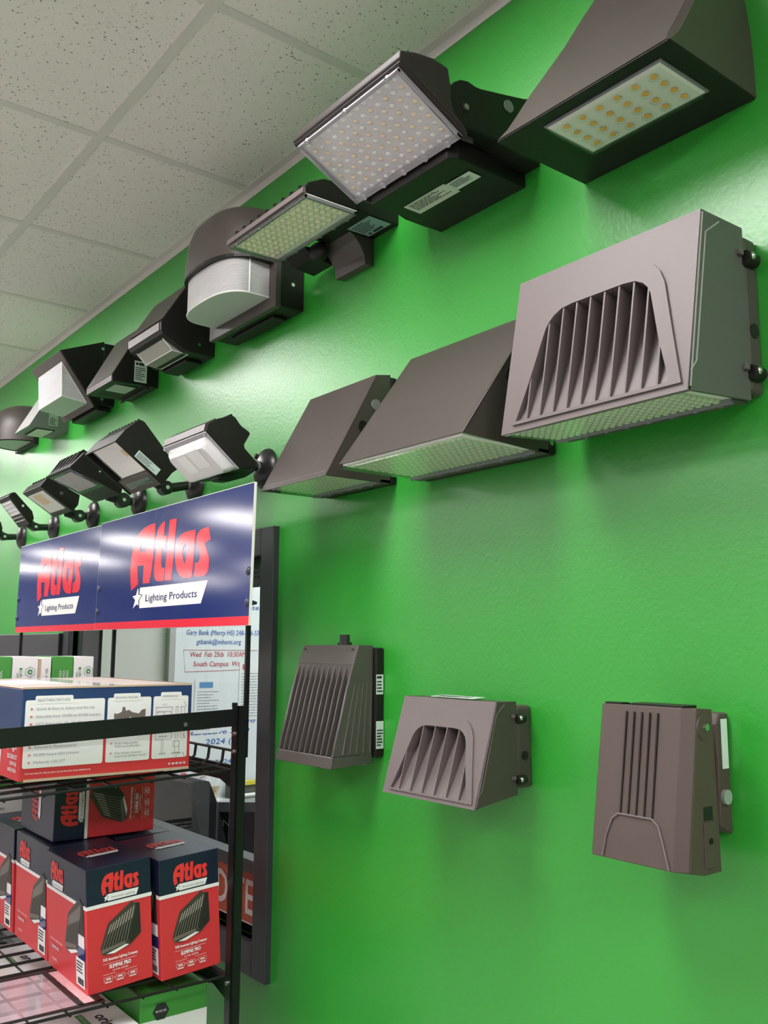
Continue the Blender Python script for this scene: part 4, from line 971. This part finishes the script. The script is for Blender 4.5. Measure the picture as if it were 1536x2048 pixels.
# ------------------------------------------------------------------ boxed wall packs
def lamp_picture(f, x, y, w, h, parent):
    P = lambda pts: [(x+a*w, y+b*h) for a, b in pts]
    lp = MB().poly(f, P([(0, .16), (.20, .66), (.78, 1.0), (.84, .96), (.98, .93), (1.0, .30), (.72, .10), (.18, 0), (.03, .05)]), .0004, .0009).build('lamp_picture', mat('printed_bronze', (.055, .045, .035), .42), parent, label='printed picture of a ribbed lamp')
    MB().poly(f, P([(.70, .22), (.72, .11), (1.0, .30), (.98, .93), (.90, .945)]), .0009, .0011).build('picture_side', mat('printed_shadow', (.02, .018, .016), .42), lp)
    k = MB(); k2 = MB(); k3 = MB()
    for i in range(9):
        a = i/8
        xb_, yb_ = .05+.59*a, .15+.07*a; xt, yt = .26+.57*a, .62+.28*a
        xm, ym = xb_+(xt-xb_)*.62, yb_+(yt-yb_)*.62
        k.poly(f, P([(xb_, yb_), (xb_+.016, yb_), (xm+.018, ym), (xm, ym)]), .0011, .0013)
        k2.poly(f, P([(xm-.004, ym), (xm+.024, ym), (xt+.024, yt), (xt, yt)]), .0011, .0013)
        k3.poly(f, P([(xb_+.018, yb_+.005), (xb_+.055, yb_+.01), (xm+.052, ym+.02), (xm+.020, ym+.01)]), .0010, .0012)
    k.build('picture_ribs', mat('printed_rib', (.17, .15, .13), .42), lp)
    k2.build('picture_highlight', mat('printed_highlight', (.36, .34, .30), .42), lp)
    k3.build('picture_grooves', mat('printed_groove', (.012, .011, .010), .42), lp)
    MB().poly(f, P([(.02, .06), (.60, .15), (.61, .21), (.02, .14)]), .0011, .0013).build('picture_edge', mat('printed_brown', (.16, .13, .11), .42), lp)
    MB().poly(f, P([(.14, .035), (.34, .015), (.70, .115), (.62, .14)]), .0011, .0013).build('picture_lens', M_card, lp)
BW, BD, BH = .233, .134, .236       # along the wall, out from the wall, height
def lamp_box(name, label, group):
    """local origin at the near bottom corner: x to -BW, y from 0 (room side) to +BD, z up"""
    T = thing(name, label, 'box', (0, 0, 0), group)
    zs = BH*.70
    b = MB().hexa([Vector(p) for p in ((-BW, 0, 0), (0, 0, 0), (0, BD, 0), (-BW, BD, 0))], [Vector(p) for p in ((-BW, 0, BH), (0, 0, BH), (0, BD, BH), (-BW, BD, BH))])
    b.build('carton', M_red, T, bevel=.0015)
    e = .0004
    b = MB()
    b.hexa([Vector(p) for p in ((-BW-e, -e, zs), (e, -e, zs), (e, BD+e, zs), (-BW-e, BD+e, zs))], [Vector(p) for p in ((-BW-e, -e, BH+e), (e, -e, BH+e), (e, BD+e, BH+e), (-BW-e, BD+e, BH+e))])
    b.build('navy_band', M_navy, T, bevel=.0016)
    b = MB()
    b.hexa([Vector(p) for p in ((-BW-2*e, -2*e, zs-.006), (2*e, -2*e, zs-.006), (2*e, BD+2*e, zs-.006), (-BW-2*e, BD+2*e, zs-.006))], [Vector(p) for p in ((-BW-2*e, -2*e, zs+.001), (2*e, -2*e, zs+.001), (2*e, BD+2*e, zs+.001), (-BW-2*e, BD+2*e, zs+.001))])
    b.build('white_line', M_card, T)
    fx = Fr((.0006, 0, 0), (0, 1, 0), (0, 0, 1)); fy = Fr((-BW, -.0006, 0), (1, 0, 0), (0, 0, 1)); ft = Fr((0, 0, BH+.0006), (0, 1, 0), (-1, 0, 0))
    logo(fx, .030, zs+.004, .078, BH-zs-.018, T, 'American Lighting', M_redlogo, M_card, M_inkg)
    logo(fy, .030, zs+.004, .075, BH-zs-.018, T, 'American Lighting', M_redlogo, M_card, M_inkg)
    logo(ft, .030, .090, .078, .062, T, 'American Lighting', mat('dull_red_ink', (.42, .035, .035), .45), M_card, M_inkg)
    lamp_picture(fx, .026, .066, .084, .092, T)
    lamp_picture(fy, .112, .058, .108, .118, T)
    k = MB()
    write(k, fx, 'THE American Lighting Company', .030, .056, .072, .0052, c=.001, bold=.0003)
    k.fbox(fx, .030, .100, .0505, .0510, .001, .0012)
    write(k, fx, 'SLIMPAK PRO', .043, .0405, .044, .0072, c=.001, bold=.0006)
    write(k, fx, 'ULTRA SERIES', .050, .0345, .032, .0032, c=.001)
    k.fbox(fx, .030, .056, .0305, .0310, .001, .0012).fbox(fx, .074, .100, .0305, .0310, .001, .0012)
    for a in (.032, .056, .082):
        for q in ((a, a+.018, .0180, .0184), (a, a+.018, .0255, .0259), (a, a+.0004, .0180, .0259), (a+.0176, a+.018, .0180, .0259)): k.fbox(fx, *q, .001, .0012)
        k.fbox(fx, a+.004, a+.014, .0205, .0232, .001, .0012); k.fbox(fx, a+.002, a+.016, .0145, .0162, .001, .0012)
    k.fbox(fx, .050, .056, .0219, .0223, .001, .0012).fbox(fx, .074, .082, .0219, .0223, .001, .0012)
    k.build('front_lettering', M_card, T)
    k = MB(); write(k, fy, 'The American Lighting Company', .020, .060, .075, .0045, c=.001); write(k, fy, 'SLIMPAK PRO', .030, .044, .045, .0065, c=.001, bold=.0005); write(k, fy, '5 YEARS', .03, .02, .03, .005, c=.001)
    k.build('side_lettering', M_card, T)
    lb = MB().fbox(fy, .176, .222, .010, .062, .0006, .0012).fbox(fy, .190, .222, .085, .108, .0006, .0012).build('barcode_label', M_card, T, label='white barcode label')
    k = MB(); rnd = random.Random(3); a = .186
    while a < .216: wv = rnd.uniform(.0006, .0016); k.fbox(fy, a, a+wv, .014, .026, .0013, .0015); a += wv+rnd.uniform(.0006, .0014)
    lines(k, fy, .180, .218, .034, .058, 4, c=.0013, seed=5); k.build('barcode', M_ink, lb)
    MB().fbox(fy, .188, .224, .062, .085, .0006, .0013).build('navy_sticker', M_signnavy, T)
    return T
GB = 'red and navy lamp boxes on the wire shelf'
A1 = lamp_box('lamp_box', 'red and navy lamp box at the front of the shelf, its lamp picture facing us', GB)
zsh = .7755
def put(o, x, d, z, rx=0, rz=0, ry=0): o.location = (x, -d, z); o.rotation_euler = (R(rx), R(ry), R(rz))
put(A1, -1.835, .470, zsh, rx=4.0)
A2 = copy_tree(A1); A2['label'] = 'red and navy lamp box nearest the rack post, right of the front one'; put(A2, -1.822, .323, zsh, rx=4.0)
B1 = copy_tree(A1); B1['label'] = 'red and navy lamp box standing second in line, under the tipped box'; put(B1, -2.083, .468, zsh, rx=2.0)
D1 = copy_tree(A1); D1['label'] = 'red and navy lamp box standing at the left edge of the picture'; put(D1, -2.330, .470, zsh, rx=2.0)
B2 = copy_tree(A1); B2['label'] = 'navy topped lamp box in the back line, under the far end of the tipped box'; put(B2, -2.086, .322, zsh, rx=1.0)
Cb = copy_tree(A1); Cb['label'] = 'lamp box lying on its side on top of the standing ones'
Cb.rotation_euler = (R(-90), 0, 0)
# lying: its top faces the room, its picture still faces along +x
Cb.matrix_world = Matrix.Translation((-2.105, -.462+0.0, 1.0175)) @ Matrix(((1, 0, 0, 0), (0, 0, -1, BH), (0, 1, 0, 0), (0, 0, 0, 1)))

# ------------------------------------------------------------------ the large carton on the top shelf
T = thing('floodlight_carton', 'large red, navy and white carton with feature panels, on the top wire shelf', 'carton', (-2.05, .46, 1.196))
X0, X1, D0, D1_, Z0, Z1 = -2.32, -1.802, .288, .637, 1.1955, 1.368
MB().box(X0, X1, D0, D1_, Z0, Z1).build('carton_body', M_red, T, bevel=.003)
zb = 1.282
MB().box(X0-.0004, X1+.0004, D0-.0004, D1_+.0004, zb, Z1-.001).build('navy_band', mat('blue_card', (.018, .045, .14), .35), T, bevel=.002)
MB().box(X0-.0007, X1+.0007, D0-.0007, D1_+.0007, zb-.006, zb+.002).build('white_line', M_card, T)
MB().box(X0+.001, X1-.001, D0+.001, D1_-.001, Z1-.001, Z1+.0008).build('top_flaps', mat('tan_top_print', (.62, .54, .50), .35, var=.18, varscale=14), T)
MB().box(X0, X1, (D0+D1_)/2-.03, (D0+D1_)/2+.03, Z1+.0008, Z1+.0014).build('packing_tape', mat('glossy_tape', (.60, .60, .60), .12), T)
MB().box(-2.18, -1.98, .50, .62, Z1+.0008, Z1+.0014).build('shipping_label', M_paper, T)
MB().prism([(D1_-.002, Z1-.001), (D1_+.001, Z1), (D1_-.003, Z1+.002)], X0, X1).prism([(D0, Z1), (D0+.004, Z1+.002), (D0, Z1+.002)], X0, X1).box(X1-.003, X1+.001, D0, D1_, Z1-.0015, Z1+.002).box(X1-.002, X1+.0012, D0+.002, D1_-.01, Z0-.001, Z0+.004).build('worn_edges', M_kraft, T)
fx = FX(X1+.0008, D1_, Z0)      # u grows towards the wall
def rpoly(a0, a1, b0, b1, r=.004):
    pts = []
    for ca, cb, s0 in ((a1-r, b1-r, 0), (a0+r, b1-r, 90), (a0+r, b0+r, 180), (a1-r, b0+r, 270)):
        for i in range(4): an = R(s0+30*i); pts.append((ca+r*math.cos(an), cb+r*math.sin(an)))
    return pts
PN = ((.006, .160), (.166, .258), (.263, .341))
for i, (a, b_) in enumerate(PN):
    pn = MB().poly(fx, rpoly(a, b_, .024, .150), 0, .0005).poly(fx, rpoly(a+(.018, .012, .016)[i], a+(.090, .068, .062)[i], .143, .158, .003), 0, .0010).build('feature_panel', M_card, T, label='white feature panel')
    k = MB()
    if i == 0:
        write(k, fx, 'SELECTABLE FEATURES', a+.022, .1475, .062, .0048, c=.0014); k.build('panel_heading', M_inkg, pn); k = MB()
        for j, t in enumerate(('Quick & Easy to Select and Set Up', 'Selectable from 30,000 to 43,000 Lumens', 'CCT Selectable: 3K, 4K, 5K', '', 'UV stabilized power coated finish', 'Selectable Photocontrol', '50,000 hours LED Lifespan', 'Multivolt 120-277')):
            if t: write(k, fx, t, a+.020, .1315-j*.0142, min(.126, .0033*len(t)+.004), .0046, c=.0014)
    elif i == 1:
        write(k, fx, 'MOUNTING FEATURES', a+.015, .1475, .048, .0046, c=.0014); k.build('panel_heading', M_inkg, pn); k = MB()
        write(k, fx, 'Fully Adjustable', a+.018, .058, .048, .0042, c=.0014); k.build('panel_text', M_inkg, pn); k = MB(); write(k, fx, 'Multi-mount Bracket', a+.018, .052, .052, .0042, c=.0014); k.build('panel_text', M_inkg, pn); k = MB()
        write(k, fx, 'Pole mount, trunnion', a+.018, .039, .056, .0042, c=.0014); k.build('panel_text', M_inkg, pn); k = MB(); write(k, fx, 'mount and slipfitter mount', a+.018, .033, .066, .0042, c=.0014)
    else: write(k, fx, 'DIMENSIONS', a+.020, .1475, .034, .0046, c=.0014)
    k.build('panel_text', M_inkg, pn)
    k = MB()
    if i == 0:
        for j in (0, 1, 2, 4, 5, 6, 7): y = .1315-j*.0142; k.poly(fx, [(a+.009, y), (a+.015, y+.0022), (a+.009, y+.0045), (a+.011, y+.0022)], .0006, .0012)
        k.build('red_arrows', M_redlogo, pn)
    elif i == 1:
        for y in (.058, .039): k.poly(fx, [(a+.008, y), (a+.013, y+.0022), (a+.008, y+.0045), (a+.010, y+.0022)], .0006, .0012)
        k.build('red_arrows', M_redlogo, pn)
        q = MB().poly(fx, [(a+.014, .105), (a+.020, .103), (a+.030, .098), (a+.040, .100), (a+.058, .098), (a+.060, .092), (a+.080, .094), (a+.080, .126), (a+.072, .124), (a+.066, .117), (a+.052, .120), (a+.044, .125), (a+.038, .123), (a+.036, .131), (a+.031, .131), (a+.030, .122), (a+.022, .118), (a+.014, .119)], .0006, .0012).build('bracket_picture', mat('printed_bracket', (.16, .13, .12), .5), pn, label='printed picture of a mounting bracket')
        k = MB()
        for aa, bb in ((.034, .107), (.048, .109), (.062, .106)): k.poly(fx, [(a+aa+.0022*math.cos(t_*math.pi/4), bb+.0022*math.sin(t_*math.pi/4)) for t_ in range(8)], .0013, .0015)
        k.build('picture_bolts', M_card, q)
    else:
        def rect(x_, y_, w_, h_, t_=.0005):
            k.fbox(fx, x_, x_+w_, y_, y_+t_, .0006, .0011).fbox(fx, x_, x_+w_, y_+h_-t_, y_+h_, .0006, .0011).fbox(fx, x_, x_+t_, y_, y_+h_, .0006, .0011).fbox(fx, x_+w_-t_, x_+w_, y_, y_+h_, .0006, .0011)
        rect(a+.006, .062, .036, .066); rect(a+.009, .095, .014, .024); rect(a+.025, .095, .014, .024); rect(a+.050, .062, .006, .066); rect(a+.062, .062, .008, .066)
        rect(a+.020, .034, .004, .028); rect(a+.050, .034, .010, .024); rect(a+.016, .032, .014, .003); rect(a+.044, .032, .020, .002); rect(a+.046, .046, .014, .012)
        for j in range(3): k.poly(fx, [(a+.017+.006*j+.0016*math.cos(t_*math.pi/4), .068+.0016*math.sin(t_*math.pi/4)) for t_ in range(8)], .0006, .0011)
        write(k, fx, '12.7"', a+.020, .131, .010, .003, c=.0012); write(k, fx, '6.5"', a+.050, .026, .008, .003, c=.0012)
        k.build('dimension_drawing', M_inkg, pn)
        k = MB()
        for y in (.138, .072, .034): k.poly(fx, [(a+.068, y), (a+.0695, y), (a+.074, y-.010), (a+.0725, y-.010)], .0006, .0012)
        k.build('staples', M_kraft, pn)
k = MB(); write(k, fx, 'Full warranty for this product can be found at www.atlasled.com', .012, .013, .125, .0034, c=.001)
for j in range(5): rect(.300+.0085*j, .010, .0045, .0045, .0011)
write(k, fx, '1000', .300, .0112, .038, .0024, c=.001)
k.build('footer_lettering', M_card, T)
fy = FY(X0, D1_+.0008, Z0); wd = X1-X0
k = MB(); write(k, fy, 'origin', wd-.062, .058, .050, .014, c=.001, bold=.0006)
k.poly(fy, [(wd-.068+.007*math.cos(a_*math.pi/3), .064+.010*math.sin(a_*math.pi/3)) for a_ in range(6)], .0003, .001)
write(k, fy, 'SELECTABLE-CCT', wd-.068, .040, .060, .008, c=.001, bold=.0006); write(k, fy, 'ILSM ADJ', wd-.050, .028, .04, .007, c=.001, bold=.0005); write(k, fy, 'LARGE FLOOD', wd-.062, .016, .052, .007, c=.001, bold=.0005)
k.build('side_lettering', M_card, T)
MB().fbox(fy, .10, wd-.115, .022, .085, 0, .0008).build('side_panel', M_card, T)

# ------------------------------------------------------------------ green and white cartons further along
def carton(x0, x1, d0, d1, z0, z1, m, label, group=None, name='carton'):
    T = thing(name, label, 'carton', ((x0+x1)/2, (d0+d1)/2, z0), group)
    MB().box(x0, x1, d0, d1, z0, z1).build('carton_body', m, T, bevel=.002)
    return T
GC = 'green and white cartons on the far rack'
zc0, zc1 = 1.190, 1.420
XC = -2.40
T = carton(-2.545, XC, .488, .580, zc0, zc1, M_green, 'green carton at the left end of the far row', GC)
k = MB(); f = FX(XC+.0006, .580, zc0)
for i in range(3): 
    v = Fr(f.p(.064-.010*i, .195, 0), (0, 0, -1), (0, 1, 0)); write(k, v, 'VERSATILE WALL PACK', 0, 0, .11, .006, c=.0008)
k.build('side_lettering', M_card, T)
T = carton(-2.545, XC, .423, .486, zc0, zc1, M_card, 'white carton with a hexagon mark and green stripe, right of the green end carton', GC)
def hexmark(f, x, y, T, big=True):
    k = MB()
    def ring(cx, cy, r, t, n):
        for i in range(n):
            a0, a1 = 2*math.pi*i/n+math.pi/6*(n == 6), 2*math.pi*(i+1)/n+math.pi/6*(n == 6)
            k.tube([f.p(cx+r*math.cos(a0), cy+r*math.sin(a0), .0008), f.p(cx+r*math.cos(a1), cy+r*math.sin(a1), .0008)], t, 5)
    ring(x, y, .0130, .0005, 6); k.build('hexagon_outline', M_inkg, T)
    k = MB()
    n = 12; r = .0048
    for i in range(n):
        a0, a1 = 2*math.pi*i/n, 2*math.pi*(i+1)/n; k.tube([f.p(x+r*math.cos(a0), y+r*math.sin(a0), .001), f.p(x+r*math.cos(a1), y+r*math.sin(a1), .001)], .0016, 5)
    k.build('green_ring', M_green, T)
    k = MB()
    for i in range(10):
        a0, a1 = 2*math.pi*(i+1)/12, 2*math.pi*(i+2)/12; k.tube([f.p(x+.006*math.cos(a0), y-.024+.006*math.sin(a0), .001), f.p(x+.006*math.cos(a1), y-.024+.006*math.sin(a1), .001)], .0015, 5)
    k.build('dark_ring', M_ink, T); k = MB()
    v = Fr(f.p(x-.033, y-.002, 0), (0, 0, -1), (0, 1, 0)); write(k, v, 'WITH PHOTOCELL', 0, 0, .06, .005, c=.0008)
    k.build('side_lettering', M_ink, T)
    g_ = MB().fbox(f, x-.026, x-.019, y-.06, y+.010, 0, .0006).build('green_stripe', M_green, T)
    k = MB(); v = Fr(f.p(x-.0255, y+.005, 0), (0, 0, -1), (0, 1, 0)); write(k, v, 'SELECT', 0, 0, .035, .006, c=.0012, bold=.0004); k.build('stripe_lettering', M_card, g_)
hexmark(FX(XC+.0006, .486, zc0), .043, .192, T)
T = carton(-2.545, XC, .390, .414, zc0, zc1-.002, M_card, 'narrow white carton end beside a kraft gap, between white and green cartons', GC)
MB().box(-2.54, XC-.004, .414, .422, zc0, zc1-.006).build('open_flap', M_kraft, T)
k = MB(); v = Fr(FX(XC+.0006, .404, zc0).p(0, .20, 0), (0, 0, -1), (0, 1, 0)); write(k, v, 'SD-1-843-E-861', 0, 0, .07, .006, c=.0008); k.build('side_lettering', M_ink, T)
T = carton(-2.545, XC, .333, .387, zc0, zc1, M_green, 'green carton near the paired rack posts', GC)
k = MB(); f = FX(XC+.0006, .387, zc0)
for i in range(3):
    v = Fr(f.p(.018+.009*i, .195, 0), (0, 0, -1), (0, 1, 0)); write(k, v, 'VERSATILE WALL PACK', 0, 0, .11, .006, c=.0008)
k.build('side_lettering', M_card, T)
T = carton(-2.545, XC, .279, .331, zc0, zc1, M_card, 'white carton with a hexagon mark, right against the paired rack posts', GC)
hexmark(FX(XC+.0006, .331, zc0), .038, .192, T)
# flat cartons stacked on the lower far shelf
T = carton(-3.0, -2.68, .30, .62, .776, .985, M_card, 'white carton at the bottom of the stack on the far lower shelf', 'cartons on the far lower shelf')
T = carton(-3.0, -2.66, .32, .62, .987, 1.035, M_card, 'flat white carton with dark lettering, on the far lower shelf', 'cartons on the far lower shelf')
k = MB(); write(k, FX(-2.6594, .56, .987), 'www.atlaslighting.com', 0, .018, .15, .010, c=.0006); k.build('side_lettering', M_ink, T)
T = carton(-3.0, -2.66, .30, .62, 1.037, 1.125, M_green, 'green topped carton under the large carton, at the left edge', 'cartons on the far lower shelf')
MB().box(-2.6604, -2.659, .30, .62, 1.037, 1.062).build('white_band', M_card, T)

# cartons on the bottom shelf, seen through the wires
GO = 'white cartons on the bottom shelf'
def origin_carton(x0, x1, d0, d1, z1, label, m=M_card):
    T = carton(x0, x1, d0, d1, .487, z1, m, label, GO, 'printed_carton')
    ft = Fr((x1, -d1, z1+.0006), (0, 1, 0), (-1, 0, 0))      # reads from the end of the rack
    k = MB(); fr_ = Fr((x1-.012, -d1+.025, z1+.0006), (-1, 0, 0), (0, -1, 0)); fr_ = Fr((x1-.014, -d1+.20, z1+.0006), (-.0, -1, 0), (1, 0, 0))
    f2 = Fr((x1-.115, -d0-.030, z1+.0006), (1, 0, 0), (0, 1, 0))
    write(k, f2, 'origin', 0, -.03, .095, .024, c=.0002, bold=.0012); k.build('brand_lettering', M_ink, T)
    g_ = MB().fbox(f2, -.02, .09, -.062, -.048, 0, .0008).build('green_stripe', M_green, T)
    k = MB(); write(k, f2, 'VERSATILE WALL PACK', -.015, -.058, .1, .007, c=.0010); k.build('stripe_lettering', M_card, g_)
    return T
origin_carton(-2.045, -1.815, .36, .70, .700, 'white carton with dark lettering on top, below the front lamp box')
origin_carton(-2.300, -2.060, .36, .70, .715, 'white carton with green stripe, second on the bottom shelf')
origin_carton(-2.540, -2.310, .36, .70, .690, 'white carton on the bottom shelf, furthest left under the wires')
T = carton(-2.20, -1.86, .200, .350, .487, .742, M_green, 'green carton with a white lower band on the bottom shelf by the post')
MB().box(-1.8605, -1.8590, .200, .350, .60, .690).build('white_band', M_card, T)
k = MB(); f = FX(-1.8588, .350, .487); k.poly(f, [(.045+.018*math.cos(a_*math.pi/3), .218+.018*math.sin(a_*math.pi/3)) for a_ in range(6)], 0, .0008); k.build('hexagon_badge', M_ink, T)
k = MB(); write(k, f, 'PROTECTED', .033, .217, .024, .004, c=.0012); k.build('badge_lettering', M_card, T)

# black edged plastic pouch lying on the wire shelf
T = thing('plastic_pouch', 'clear plastic pouch with black edging lying on the wires in front of the lamp boxes', 'pouch', (-1.91, .56, .776))
k = MB(); z = .7755
k.box(-1.802, -1.790, .452, .76, z, z+.002).box(-2.028, -2.012, .462, .76, z, z+.002).box(-2.02, -1.795, .452, .466, z, z+.002).box(-2.015, -1.795, .490, .502, z, z+.002).box(-2.02, -1.795, .75, .76, z, z+.002)
k.build('black_edging', M_black, T, bevel=.0008)
MB().box(-2.012, -1.802, .502, .75, z+.0004, z+.0010).build('plastic_film', G_film, T)
MB().box(-2.010, -1.802, .468, .488, z+.0004, z+.0010).build('pink_strip', mat('pink_print', (.72, .42, .45), .4, var=.3, varscale=60), T)
